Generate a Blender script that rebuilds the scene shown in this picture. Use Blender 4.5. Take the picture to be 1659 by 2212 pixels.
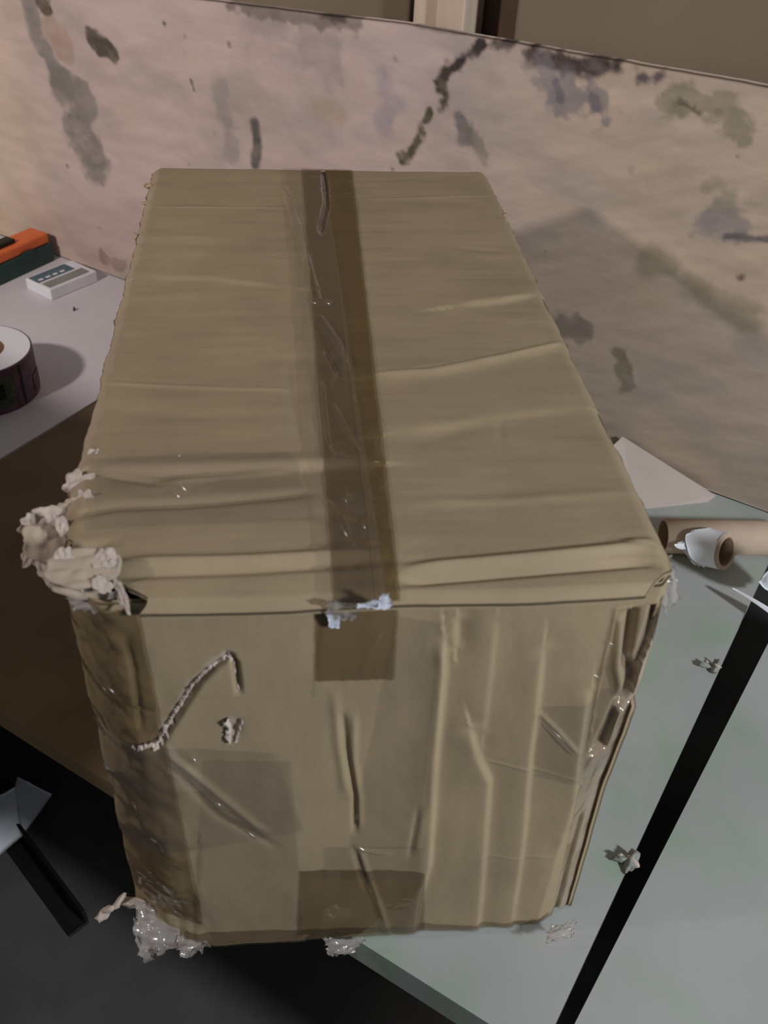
import bpy, bmesh, math, random
import numpy as np
from mathutils import Matrix, Vector
from mathutils import noise as mnoise

SC = bpy.context.scene
for o in list(bpy.data.objects):
    bpy.data.objects.remove(o)

# ------------------------------------------------------------------ camera
FPX, CX, CY = 2080.0, 829.5, 1106.0
ROT = np.array([[0.99468, 0.02287, -0.10049], [-0.09223, 0.63267, -0.76891], [0.04599, 0.77408, 0.63141]])
EYE = np.array([0.0, 0.0, 1.55])
cam = bpy.data.cameras.new('camera')
cam.sensor_fit = 'HORIZONTAL'
cam.sensor_width = 36.0
cam.lens = 36.0 * FPX / 1659.0
cam.dof.use_dof = True
cam.dof.focus_distance = 1.2
cam.dof.aperture_fstop = 10.0
cob = bpy.data.objects.new('camera', cam)
SC.collection.objects.link(cob)
M = Matrix([list(ROT[i]) + [EYE[i]] for i in range(3)] + [[0, 0, 0, 1]])
cob.matrix_world = M
SC.camera = cob

# ------------------------------------------------------------------ world, lamps, exposure
w = bpy.data.worlds.new('world')
SC.world = w
w.use_nodes = True
w.node_tree.nodes['Background'].inputs[0].default_value = (0.85, 0.92, 1.0, 1)
w.node_tree.nodes['Background'].inputs[1].default_value = 0.11
SC.view_settings.view_transform = 'Standard'
SC.view_settings.look = 'None'
SC.view_settings.gamma = 1.0
SC.view_settings.use_curve_mapping = False
SC.view_settings.exposure = 0.0


def lamp(name, loc, target, size, power, col):
    l = bpy.data.lights.new(name, 'AREA')
    l.shape = 'DISK'
    l.size = size
    l.energy = power
    l.color = col
    o = bpy.data.objects.new(name, l)
    SC.collection.objects.link(o)
    o.location = loc
    d = Vector(target) - Vector(loc)
    o.rotation_euler = d.to_track_quat('-Z', 'Y').to_euler()
    return o


# warm lamp far on the left, cool lamp overhead on the right
lamp('lamp_warm', (-1.47, 0.50, 1.87), (-1.2, 2.6, 1.0), 0.14, 24.0, (1.0, 0.86, 0.79))
LAMP_C = (1.74, -1.02, 2.15)
lamp('lamp_cool', LAMP_C, (0.1, 0.9, 0.8), 0.26, 50.0, (0.93, 0.97, 1.0))


# ------------------------------------------------------------------ pixel -> place on a real plane
def ray(px, py):
    v = np.array([px - CX, -(py - CY), -FPX])
    return ROT @ (v / np.linalg.norm(v))


def hit(px, py, n, q):
    r = ray(px, py)
    n = np.array(n, float)
    return EYE + r * (n @ (np.array(q, float) - EYE)) / (n @ r)


TOPZ, FRY, BZ = 1.07, 0.505, 0.55          # carton top, carton front, bench top


def at_z(px, py, z=BZ):
    return hit(px, py, (0, 0, 1), (0, 0, z))


def at_front(px, py):
    p = hit(px, py, (0, 1, 0), (0, FRY, 0))
    return (p[0], p[2])


def at_top(px, py, z=TOPZ):
    p = at_z(px, py, z)
    return (p[0], p[1])


WA = math.radians(37)
WU = np.array([math.cos(WA), -math.sin(WA), 0])       # along the wooden panel
WN = np.array([-math.sin(WA), -math.cos(WA), 0])      # out of the panel, to the camera
WQ = np.array([0.734, 1.249, BZ])


def at_wall(px, py, off=0.0):
    p = hit(px, py, WN, WQ + WN * off)
    return ((p - WQ) @ WU, p[2])


def bench(u, v, z=BZ):
    p = WQ + WU * u + WN * v
    return (p[0], p[1], z)


# ------------------------------------------------------------------ numeric helpers
def vnoise(x, y, seed=0):
    xi = np.floor(x).astype(int)
    yi = np.floor(y).astype(int)
    xf, yf = x - xi, y - yi
    xf = xf * xf * (3 - 2 * xf)
    yf = yf * yf * (3 - 2 * yf)

    def h(a, b):
        n = (a * 374761393 + b * 668265263 + seed * 982451653) & 0x7fffffff
        n = ((n ^ (n >> 13)) * 1274126177) & 0x7fffffff
        return ((n ^ (n >> 16)) & 0xffff) / 65535.0
    a, b, c, d = h(xi, yi), h(xi + 1, yi), h(xi, yi + 1), h(xi + 1, yi + 1)
    return (a * (1 - xf) + b * xf) * (1 - yf) + (c * (1 - xf) + d * xf) * yf


def fbm(x, y, seed=0, octv=4):
    s, a, t = 0, 0.5, 0
    for i in range(octv):
        s = s + a * vnoise(x * 2 ** i, y * 2 ** i, seed + i * 17)
        t += a
        a *= 0.5
    return s / t


def pdist(X, Y, pts):
    """distance to a polyline, and signed side (positive on the left of its direction)"""
    best = np.full(X.shape, 1e9)
    side = np.zeros(X.shape)
    for (x0, y0), (x1, y1) in zip(pts[:-1], pts[1:]):
        dx, dy = x1 - x0, y1 - y0
        L = dx * dx + dy * dy + 1e-12
        t = np.clip(((X - x0) * dx + (Y - y0) * dy) / L, 0, 1)
        ex, ey = X - (x0 + t * dx), Y - (y0 + t * dy)
        d = np.sqrt(ex * ex + ey * ey)
        s = np.sign(dx * (Y - y0) - dy * (X - x0))
        m = d < best
        best = np.where(m, d, best)
        side = np.where(m, s, side)
    return best, side


def inpoly(X, Y, pts):
    r = np.zeros(X.shape, bool)
    n = len(pts)
    for i in range(n):
        x0, y0 = pts[i]
        x1, y1 = pts[(i + 1) % n]
        c = ((y0 > Y) != (y1 > Y)) & (X < (x1 - x0) * (Y - y0) / (y1 - y0 + 1e-15) + x0)
        r ^= c
    return r


def feats(X, Y, F):
    """sum of creases: (kind, polyline, height, width[, reach])"""
    z = np.zeros(X.shape)
    for f in F:
        k, pts, h, wd = f[:4]
        d, s = pdist(X, Y, pts)
        de = np.minimum(np.hypot(X - pts[0][0], Y - pts[0][1]), np.hypot(X - pts[-1][0], Y - pts[-1][1]))
        fd = np.clip(de / (7 * wd) if k == 'ridge' else de / (10 * wd), 0, 1)
        h = h * (0.12 + 0.88 * fd * (2 - fd))
        if k == 'ridge':
            z += h * np.exp(-(d / wd) ** 2)
        else:                                    # step: high on the left side of the line, fades out
            rch = f[4] if len(f) > 4 else wd * 8
            z += h * np.tanh(s * d / wd) * np.exp(-(d / rch) ** 2)
    return z


# ------------------------------------------------------------------ mesh helpers
def link(o, parent=None):
    SC.collection.objects.link(o)
    if parent is not None:
        o.parent = parent
        o.matrix_parent_inverse = parent.matrix_world.inverted()
    return o


def thing(name, label, cat, loc, group=None):
    o = bpy.data.objects.new(name, None)
    o.empty_display_size = 0.05
    SC.collection.objects.link(o)
    o.location = loc
    bpy.context.view_layer.update()
    tag(o, label, cat, group)
    return o


def tag(o, label, cat, group=None):
    o['label'] = label
    o['category'] = cat
    if group:
        o['group'] = group
    return o


def mesh_obj(name, verts, faces, mat, parent=None, smooth=True, col=None):
    me = bpy.data.meshes.new(name)
    me.from_pydata([tuple(map(float, v)) for v in verts], [], faces)
    if smooth:
        me.polygons.foreach_set('use_smooth', [True] * len(me.polygons))
    me.materials.append(mat)
    if col is not None:
        a = me.color_attributes.new('Col', 'FLOAT_COLOR', 'POINT')
        c = np.ones((len(verts), 4), np.float32)
        c[:, :3] = col
        a.data.foreach_set('color', c.ravel())
    me.update()
    return link(bpy.data.objects.new(name, me), parent)


def grid_faces(n, m, base=0, flip=False):
    f = []
    for i in range(n - 1):
        for j in range(m - 1):
            a = base + i * m + j
            q = (a, a + 1, a + m + 1, a + m)
            f.append(q[::-1] if flip else q)
    return f


def slab(name, P, off, mat, parent=None, col=None, smooth=True):
    """closed sheet: grid P (n,m,3) and its copy moved by off"""
    n, m = P.shape[:2]
    A = P.reshape(-1, 3)
    B = (P + np.array(off)).reshape(-1, 3)
    V = np.concatenate([A, B])
    N = n * m
    e1, e2 = P[-1, 0] - P[0, 0], P[0, -1] - P[0, 0]
    fl = np.cross(e2, e1) @ np.array(off) > 0
    F = grid_faces(n, m, 0, fl) + grid_faces(n, m, N, not fl)
    ring = [j for j in range(m)] + [i * m + m - 1 for i in range(1, n)] + \
           [(n - 1) * m + j for j in range(m - 2, -1, -1)] + [i * m for i in range(n - 2, 0, -1)]
    for a, b in zip(ring, ring[1:] + ring[:1]):
        q = (a, b, b + N, a + N)
        F.append(q[::-1] if fl else q)
    c = None
    if col is not None:
        c = np.concatenate([col.reshape(-1, 3)] * 2)
    return mesh_obj(name, V, F, mat, parent, smooth, c)


def box_bm(bm, lo, hi, mtx=None, bev=0.0):
    r = bmesh.ops.create_cube(bm, size=1.0)
    vs = r['verts']
    for v in vs:
        v.co = Vector([lo[i] + (v.co[i] + 0.5) * (hi[i] - lo[i]) for i in range(3)])
    if bev:
        es = list({e for v in vs for e in v.link_edges})
        g = bmesh.ops.bevel(bm, geom=es, offset=bev, segments=3, affect='EDGES', profile=0.5)
        vs = list({v for f in g['faces'] for v in f.verts} | {v for v in vs if v.is_valid})
    if mtx is not None:
        bmesh.ops.transform(bm, matrix=mtx, verts=vs)
    return vs


def bm_obj(name, bm, mat, parent=None, smooth=False):
    me = bpy.data.meshes.new(name)
    bmesh.ops.recalc_face_normals(bm, faces=bm.faces[:])
    bm.to_mesh(me)
    bm.free()
    me.materials.append(mat)
    if smooth:
        me.polygons.foreach_set('use_smooth', [True] * len(me.polygons))
    return link(bpy.data.objects.new(name, me), parent)


def box(name, lo, hi, mat, parent=None, mtx=None, bev=0.002):
    bm = bmesh.new()
    box_bm(bm, lo, hi, mtx, bev)
    return bm_obj(name, bm, mat, parent)


def frame(origin, ang):
    """local frame on the bench: x turned by ang about z"""
    return Matrix.Translation(Vector(origin)) @ Matrix.Rotation(ang, 4, 'Z')


BM = Matrix([[WU[0], -WN[0], 0, WQ[0]], [WU[1], -WN[1], 0, WQ[1]], [0, 0, 1, 0], [0, 0, 0, 1]])  # x along panel, y = away from the camera, z absolute


# ------------------------------------------------------------------ materials
def s2l(c):
    return tuple(((v / 255) / 12.92 if v / 255 < 0.04045 else ((v / 255 + 0.055) / 1.055) ** 2.4) for v in c)


def nodemat(name):
    m = bpy.data.materials.new(name)
    m.use_nodes = True
    nt = m.node_tree
    return m, nt, nt.nodes['Principled BSDF']


def plain(name, col, rough=0.7, var=0.12, scale=30.0, bump=0.0, spec=0.3, attr=False, stretch=(1, 1, 1), col2=None, bscale=None, metal=0.0):
    """noise-mottled procedural material; attr=True multiplies the mesh's own colour attribute"""
    m, nt, b = nodemat(name)
    N, L = nt.nodes, nt.links
    tc = N.new('ShaderNodeTexCoord')
    mp = N.new('ShaderNodeMapping')
    mp.inputs['Scale'].default_value = stretch
    L.new(tc.outputs['Object'], mp.inputs['Vector'])
    nz = N.new('ShaderNodeTexNoise')
    nz.inputs['Scale'].default_value = scale
    nz.inputs['Detail'].default_value = 6
    L.new(mp.outputs[0], nz.inputs['Vector'])
    rp = N.new('ShaderNodeValToRGB')
    rp.color_ramp.elements[0].position = 0.3
    rp.color_ramp.elements[1].position = 0.7
    c2 = col2 if col2 is not None else tuple(c * (1 + var) for c in col)
    rp.color_ramp.elements[0].color = (*[c * (1 - var) for c in col], 1)
    rp.color_ramp.elements[1].color = (*c2, 1)
    L.new(nz.outputs['Fac'], rp.inputs[0])
    out = rp.outputs[0]
    if attr:
        at = N.new('ShaderNodeAttribute')
        at.attribute_name = 'Col'
        mx = N.new('ShaderNodeMix')
        mx.data_type = 'RGBA'
        mx.blend_type = 'MULTIPLY'
        mx.inputs[0].default_value = 1.0
        L.new(rp.outputs[0], mx.inputs[6])
        L.new(at.outputs['Color'], mx.inputs[7])
        out = mx.outputs[2]
    L.new(out, b.inputs['Base Color'])
    b.inputs['Roughness'].default_value = rough
    b.inputs['Specular IOR Level'].default_value = spec
    b.inputs['Metallic'].default_value = metal
    if bump:
        n2 = N.new('ShaderNodeTexNoise')
        n2.inputs['Scale'].default_value = bscale or scale * 3
        n2.inputs['Detail'].default_value = 4
        L.new(mp.outputs[0], n2.inputs['Vector'])
        bp = N.new('ShaderNodeBump')
        bp.inputs['Strength'].default_value = bump
        bp.inputs['Distance'].default_value = 0.002
        L.new(n2.outputs['Fac'], bp.inputs['Height'])
        L.new(bp.outputs[0], b.inputs['Normal'])
    return m


def film(name, tint, rough=0.12, milk=0.0, milkcol=(0.8, 0.8, 0.8), bump=0.25, bscale=60.0, ior=1.5, stretch=(1, 1, 1)):
    """clear adhesive film: tinted see-through with a glossy skin"""
    m, nt, b = nodemat(name)
    N, L = nt.nodes, nt.links
    N.remove(b)
    tc = N.new('ShaderNodeTexCoord')
    mp = N.new('ShaderNodeMapping')
    mp.inputs['Scale'].default_value = stretch
    L.new(tc.outputs['Object'], mp.inputs['Vector'])
    nz = N.new('ShaderNodeTexNoise')
    nz.inputs['Scale'].default_value = bscale
    nz.inputs['Detail'].default_value = 3
    L.new(mp.outputs[0], nz.inputs['Vector'])
    bp = N.new('ShaderNodeBump')
    bp.inputs['Strength'].default_value = bump
    bp.inputs['Distance'].default_value = 0.003
    L.new(nz.outputs['Fac'], bp.inputs['Height'])
    tr = N.new('ShaderNodeBsdfTransparent')
    tr.inputs[0].default_value = (*tint, 1)
    df = N.new('ShaderNodeBsdfDiffuse')
    df.inputs[0].default_value = (*milkcol, 1)
    gl = N.new('ShaderNodeBsdfGlossy')
    gl.inputs['Roughness'].default_value = rough
    L.new(bp.outputs[0], gl.inputs['Normal'])
    lw = N.new('ShaderNodeLayerWeight')
    L.new(bp.outputs[0], lw.inputs['Normal'])
    pw = N.new('ShaderNodeMath')
    pw.operation = 'POWER'
    pw.inputs[1].default_value = 4.0
    L.new(lw.outputs['Facing'], pw.inputs[0])
    fr = N.new('ShaderNodeMath')
    fr.operation = 'MULTIPLY_ADD'
    fr.inputs[1].default_value = 0.75
    fr.inputs[2].default_value = 0.05
    L.new(pw.outputs[0], fr.inputs[0])
    m1 = N.new('ShaderNodeMixShader')
    m1.inputs[0].default_value = milk
    L.new(tr.outputs[0], m1.inputs[1])
    L.new(df.outputs[0], m1.inputs[2])
    m2 = N.new('ShaderNodeMixShader')
    L.new(fr.outputs[0], m2.inputs[0])
    L.new(m1.outputs[0], m2.inputs[1])
    L.new(gl.outputs[0], m2.inputs[2])
    L.new(m2.outputs[0], N['Material Output'].inputs['Surface'])
    return m


KRAFT = (0.375, 0.288, 0.180)
MAT = {}
MAT['kraft'] = plain('kraft_board', KRAFT, 0.62, 0.07, 14, 0.12, 0.25, attr=True, bscale=260)
MAT['kraft_plain'] = plain('kraft_board_plain', KRAFT, 0.65, 0.10, 9, 0.1, 0.25)
MAT['fibre'] = plain('torn_paper_fibre', (0.56, 0.47, 0.41), 0.9, 0.18, 50, 0.4, 0.1)
MAT['torn_face'] = plain('torn_liner', (0.47, 0.385, 0.30), 0.85, 0.15, 40, 0.4, 0.15)
MAT['tape'] = film('packing_tape_film', (0.70, 0.66, 0.58), 0.10, 0.03, (0.45, 0.36, 0.28), 0.30, 45)
MAT['tape_dark'] = film('brown_tape_film', (0.64, 0.59, 0.47), 0.12, 0.02, (0.40, 0.31, 0.22), 0.30, 45)
MAT['tape_light'] = film('clear_tape_film', (0.97, 0.96, 0.945), 0.10, 0.06, (0.5, 0.43, 0.40), 0.35, 40)
MAT['gloss'] = film('glossy_glint_film', (0.96, 0.95, 0.94), 0.16, 0.04, (0.6, 0.55, 0.52), 0.08, 120)
MAT['crinkle'] = film('crinkled_tape_film', (0.94, 0.92, 0.90), 0.14, 0.30, (0.62, 0.56, 0.53), 0.5, 70)
MAT['white_film'] = plain('white_film', (0.80, 0.83, 0.95), 0.15, 0.03, 20, 0.0, 0.8)
MAT['wood'] = plain('weathered_panel_wood', (1.14, 1.14, 1.15), 0.75, 0.08, 16, 0.25, 0.2, attr=True, stretch=(0.6, 0.6, 2.5), bscale=70)
MAT['wood_edge'] = plain('panel_edge_wood', (0.36, 0.30, 0.24), 0.8, 0.2, 40, 0.3, 0.2)
MAT['grey'] = plain('grey_laminate', (0.42, 0.462, 0.435), 0.55, 0.10, 5, 0.06, 0.35, col2=(0.46, 0.47, 0.462), bscale=60, attr=True)
MAT['grey_edge'] = plain('grey_laminate_edge', (0.30, 0.31, 0.28), 0.55, 0.08, 12, 0.05, 0.35)
MAT['white_top'] = plain('white_laminate', (0.73, 0.72, 0.76), 0.45, 0.04, 6, 0.0, 0.4)
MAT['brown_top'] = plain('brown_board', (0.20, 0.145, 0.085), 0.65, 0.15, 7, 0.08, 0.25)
MAT['steel'] = plain('dark_steel', (0.05, 0.05, 0.048), 0.5, 0.15, 30, 0.05, 0.4)
MAT['black'] = plain('black_paint', (0.012, 0.012, 0.012), 0.5, 0.2, 30, 0.0, 0.3)
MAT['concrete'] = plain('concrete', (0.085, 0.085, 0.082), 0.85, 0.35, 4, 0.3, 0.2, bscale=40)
MAT['wall'] = plain('painted_wall', (0.22, 0.19, 0.16), 0.9, 0.1, 3, 0.0, 0.2)
MAT['post'] = plain('pale_pine', (0.62, 0.49, 0.38), 0.7, 0.08, 8, 0.1, 0.2, stretch=(6, 6, 0.6))
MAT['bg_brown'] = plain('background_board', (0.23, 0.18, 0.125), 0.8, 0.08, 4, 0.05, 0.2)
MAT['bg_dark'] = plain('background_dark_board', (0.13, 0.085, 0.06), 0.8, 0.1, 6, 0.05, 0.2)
MAT['paper'] = plain('white_paper', (0.88, 0.90, 0.97), 0.75, 0.03, 20, 0.0, 0.2)
MAT['tube'] = plain('tube_board', (0.56, 0.43, 0.33), 0.75, 0.05, 30, 0.1, 0.2)
MAT['tube_in'] = plain('tube_inside', (0.22, 0.14, 0.09), 0.8, 0.1, 30, 0.0, 0.2)
MAT['orange'] = plain('orange_plastic', (0.85, 0.19, 0.055), 0.45, 0.05, 20, 0.0, 0.4)
MAT['teal'] = plain('dark_green_plastic', (0.022, 0.065, 0.065), 0.45, 0.1, 20, 0.0, 0.4)
MAT['ink'] = plain('dark_teal_ink', (0.10, 0.17, 0.21), 0.6, 0.2, 60, 0.0, 0.3)
MAT['faint_ink'] = plain('faint_grey_ink', (0.55, 0.57, 0.68), 0.7, 0.1, 60, 0.0, 0.2)
MAT['purple'] = plain('purple_label_print', (0.105, 0.055, 0.085), 0.5, 0.35, 60, 0.0, 0.35)
MAT['green_ink'] = plain('green_label_print', (0.06, 0.075, 0.045), 0.5, 0.4, 90, 0.0, 0.35)
MAT['pale_board'] = plain('pale_card', (0.60, 0.52, 0.47), 0.7, 0.05, 12, 0.0, 0.2)

# ================================================================== setting
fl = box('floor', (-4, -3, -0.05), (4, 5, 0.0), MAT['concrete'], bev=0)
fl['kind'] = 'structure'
wb = box('wall_back', (-4, 0.9, 0.0), (3.2, 1.0, 3.0), MAT['wall'], mtx=BM, bev=0)
wb['kind'] = 'structure'

# ================================================================== bench tops along the wooden panel
UL = -0.30           # seam between brown and grey top (under the carton)
l1 = at_z(215, 860)
U1 = (l1 - WQ) @ WU   # right edge of the white top


def table(name, label, u0, u1, top, edge, cat='table', th=0.035, skew=0.0, v0=0.0, v1=1.0, lipdrop=0.0, group=None):
    c = bench((u0 + u1) / 2, 0.5, 0.0)
    t = thing(name, label, cat, c, group)
    bm = bmesh.new()
    nu, nv = 40, 40
    o = None
    bm.free()
    P = np.zeros((nu, nv, 3))
    C = np.ones((nu, nv, 3))
    rr = 0.012
    for i in range(nu):
        for j in range(nv):
            v = v0 + (v1 - v0) * j / (nv - 1)
            ul = u0 + skew * (v - v0)
            u = ul + (u1 - ul) * i / (nu - 1)
            P[i, j] = bench(u, v, BZ)
    if top is MAT['grey']:
        a, b = P[..., 0], P[..., 1]
        g = fbm(a * 6, b * 6, 5, 4)
        g2 = fbm(a * 25, b * 25, 9, 3)
        C *= (0.90 + 0.2 * g)[..., None]
        C[..., 0] *= 1 - 0.10 * (g2 > 0.55) * (g2 - 0.55) * 6
        C[..., 2] *= 1 - 0.12 * (g2 > 0.55) * (g2 - 0.55) * 6
    slab('table_top', P, (0, 0, -th), top, t, C if top is MAT['grey'] else None, smooth=False)
    # front lip and legs
    box('front_rail', (u0 + 0.02 + max(0, skew * v1), -v1 + 0.012, BZ - th - 0.03), (u1 - 0.02, -v1 + 0.034, BZ - th), edge, t, BM, 0.003)
    for u in (u0 + 0.10, u1 - 0.10):
        for v in (0.08, v1 - 0.42):
            box('leg', (u - 0.02, -v - 0.02, 0.0), (u + 0.02, -v + 0.02, BZ - th), MAT['steel'], t, BM, 0.003)
    return t


table('white_table', 'white topped table by the wooden panel, holding the label roll and orange case', -2.25, U1, MAT['white_top'], MAT['grey_edge'], th=0.03)
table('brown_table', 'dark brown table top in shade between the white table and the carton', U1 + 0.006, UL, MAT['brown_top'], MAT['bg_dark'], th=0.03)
table('grey_table', 'grey topped table that carries the taped carton', UL + 0.004, 0.128, MAT['grey'], MAT['grey_edge'], th=0.042)
table('grey_table', 'second grey table across the dark gap, at the right edge', 0.1875, 1.3, MAT['grey'], MAT['grey_edge'], th=0.042, skew=-0.045)

# ================================================================== wooden panel
U0, UE = -2.1, 0.62
ztop = lambda u: np.interp(u, [-2.1, -1.6, -1.075, -0.66, -0.1, 0.7], [1.12, 1.135, 1.164, 1.189, 1.199, 1.199])
nu, nv = 880, 215
uu = np.linspace(U0, UE, nu)
tt = np.linspace(0, 1, nv)
Ug, Tg = np.meshgrid(uu, tt, indexing='ij')
Zg = BZ + 0.002 + Tg * (ztop(Ug) + 0.0015 * (fbm(Ug * 30, Ug * 0, 3, 3) - 0.5) - BZ - 0.002)
bulge = 0.004 * (fbm(Ug * 5, Zg * 7, 21, 3) - 0.5)
P = np.zeros((nu, nv, 3))
for k in range(3):
    P[..., k] = WQ[k] + WU[k] * Ug + WN[k] * bulge
P[..., 2] = Zg
tan_, pink, grey_, yel = (np.array(s2l(c)) for c in ((182, 163, 145), (188, 170, 164), (150, 143, 136), (198, 180, 152)))
wx = Ug + 0.03 * (fbm(Ug * 14, Zg * 14, 70, 3) - 0.5)
wz = Zg + 0.03 * (fbm(Ug * 14, Zg * 14, 71, 3) - 0.5)
f1 = np.clip((fbm(wx * 5, wz * 7, 31, 4) - 0.35) * 3, 0, 1)[..., None]
f2 = np.clip((fbm(wx * 9 + wz * 6, wz * 12, 33, 4) - 0.50) * 3.2, 0, 1)[..., None]
rt = np.clip((Ug + 0.62) / 0.3, 0, 1)[..., None]
C = pink * (1 - rt) + tan_ * rt
C = C * (1 - 0.35 * f1) + (tan_ * (1 - rt) + pink * rt) * 0.35 * f1
C = C * (1 - 0.55 * f2) + grey_ * 0.55 * f2
fl_ = np.clip((-1.48 - Ug) / 0.25, 0, 1)[..., None]
C = (C * (1 - 0.6 * fl_) + yel * 0.6 * fl_) * (1 + 0.08 * fl_)
# streaky grain on the right half
gr = fbm((Ug + Zg * 0.75) * 9, (Zg - Ug * 0.45) * 60, 35, 4)[..., None]
C *= 1 + (gr - 0.5) * (0.10 + 0.18 * rt)


def stain(pts, rad, col, amt, rough=0.5, freq=45, seed=1, hard=1.3):
    """dirt mark around a polyline given in photo pixels, laid on the panel"""
    global C
    q = [at_wall(*p) for p in pts]
    if len(q) == 1:
        q = q + [(q[0][0] + 1e-4, q[0][1])]
    d, _ = pdist(Ug, Zg, q)
    n = fbm(Ug * freq, Zg * freq, seed, 4) - 0.5
    a = np.clip((1 - (d + n * rough * rad * 2) / rad) * hard, 0, 1)
    a = a * a * (3 - 2 * a) * amt * (0.62 + 0.7 * fbm(Ug * 38, Zg * 55, seed + 90, 3))
    a = np.clip(a, 0, 1)[..., None]
    C = C * (1 - a) + np.array(s2l(col)) * a


DK, OL, VI, GY = (62, 55, 52), (92, 88, 68), (122, 116, 119), (122, 118, 112)
# jagged dark crack running down from the top edge
stain([(1100, 92), (1035, 100), (1000, 130), (958, 158)], 0.0125, DK, 1.0, 0.8, 60, 2)
stain([(960, 155), (950, 180), (962, 205), (955, 235)], 0.0125, (72, 64, 56), 1.0, 0.9, 70, 3)
stain([(930, 245), (915, 270), (900, 300), (885, 330), (868, 338)], 0.0125, (84, 80, 62), 1.0, 0.9, 70, 4)
stain([(998, 255), (1003, 300)], 0.016, (105, 100, 105), 0.75, 0.9, 50, 5)
stain([(1010, 280), (1040, 330)], 0.022, (118, 114, 98), 0.6, 0.9, 50, 6, 1.6)
# smudges under the top edge, right
stain([(1150, 115), (1215, 135), (1290, 140), (1330, 135)], 0.019, (70, 60, 58), 0.95, 0.8, 50, 7)
stain([(1180, 165), (1230, 210), (1290, 215)], 0.035, VI, 0.7, 1.0, 55, 8, 1.5)
stain([(1200, 180), (1215, 220)], 0.008, (105, 100, 108), 0.7, 1.2, 80, 9)
stain([(1270, 190), (1290, 230)], 0.008, (105, 102, 105), 0.7, 1.2, 80, 10)
stain([(1395, 170), (1420, 165)], 0.014, (88, 78, 80), 0.85, 0.9, 50, 11)
stain([(1445, 215), (1500, 215), (1580, 240), (1600, 290)], 0.022, (128, 122, 98), 0.7, 1.0, 50, 12, 2)
stain([(1470, 220), (1510, 245)], 0.006, (80, 78, 62), 0.7, 1.0, 80, 13)
stain([(1530, 480), (1600, 480)], 0.030, VI, 0.65, 0.9, 40, 14, 2)
stain([(1570, 512), (1659, 518)], 0.009, (88, 84, 88), 0.85, 0.8, 60, 15)
stain([(1550, 400), (1575, 430)], 0.02, (128, 124, 104), 0.6, 0.9, 40, 16, 1.5)
stain([(1600, 600)], 0.008, (92, 80, 72), 0.8, 0.9, 70, 17)
stain([(1400, 560), (1480, 610), (1600, 680)], 0.034, (132, 122, 100), 0.6, 1.0, 30, 18, 1.1)
stain([(1215, 705), (1260, 710)], 0.025, (120, 108, 104), 0.75, 0.9, 40, 19, 2)
stain([(1340, 760), (1355, 830)], 0.02, (118, 112, 90), 0.75, 0.9, 40, 20, 2)
# left
stain([(60, 0), (75, 60), (110, 130), (150, 200)], 0.025, GY, 0.75, 0.7, 30, 22, 2)
stain([(130, 180), (170, 215), (175, 280), (200, 350)], 0.05, (122, 117, 110), 0.85, 0.6, 25, 23, 2.2)
stain([(200, 85), (240, 115)], 0.022, (86, 80, 72), 0.92, 0.5, 40, 24, 3)
stain([(90, 5), (100, 12)], 0.02, (84, 74, 62), 0.9, 0.6, 40, 25, 3)
stain([(115, 70), (135, 100)], 0.035, (158, 132, 112), 0.6, 0.8, 30, 26, 1.5)
stain([(355, 50)], 0.006, DK, 0.8, 0.8, 80, 27)
stain([(495, 95)], 0.008, (120, 100, 82), 0.8, 0.8, 80, 28)
stain([(414, 175), (420, 195)], 0.005, (90, 82, 78), 0.8, 0.6, 80, 29)
stain([(552, 265), (555, 300), (552, 352)], 0.017, (88, 84, 80), 0.85, 0.6, 30, 30, 1.6)
stain([(470, 200), (490, 270), (500, 330)], 0.03, (138, 134, 128), 0.6, 0.9, 30, 41, 1.5)
stain([(560, 60), (700, 120)], 0.05, (142, 132, 130), 0.5, 1.0, 25, 42, 1.2)
stain([(500, 0), (620, 25), (760, 45)], 0.02, (112, 104, 96), 0.75, 0.9, 40, 43, 2)
stain([(700, 32), (740, 45)], 0.012, (80, 72, 64), 0.8, 0.9, 60, 44)
stain([(700, 230), (720, 245)], 0.03, (168, 150, 130), 0.6, 0.8, 30, 45, 1.5)
stain([(830, 160), (835, 260)], 0.035, (150, 140, 148), 0.6, 0.9, 30, 46, 1.3)
stain([(225, 555), (265, 575)], 0.02, (140, 122, 112), 0.7, 0.9, 40, 47, 2)
stain([(900, 48), (1000, 72)], 0.01, (128, 120, 108), 0.6, 0.9, 40, 48, 2)
for i in range(26):
    random.seed(100 + i)
    stain([(random.uniform(0, 1659), random.uniform(20, 600))], random.uniform(0.003, 0.008), (110, 98, 90), random.uniform(0.25, 0.6), 0.9, 70, 200 + i, 1.5)
panel = slab('wooden_partition', P, -WN * 0.018, MAT['wood'], None, C)
tag(panel, 'tall stained plywood panel standing behind the carton, with a jagged dark crack', 'board')

# ================================================================== things behind the panel
def behind(name, label, cat, px0, px1, y, off, depth, h, mat, parts=True):
    """upright box whose face stands off behind the panel between two photo columns"""
    u0, u1 = at_wall(px0, y, -off)[0], at_wall(px1, y, -off)[0]
    t = thing(name, label, cat, bench((u0 + u1) / 2, -off - depth / 2, 0.0))
    return t, u0, u1


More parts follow.
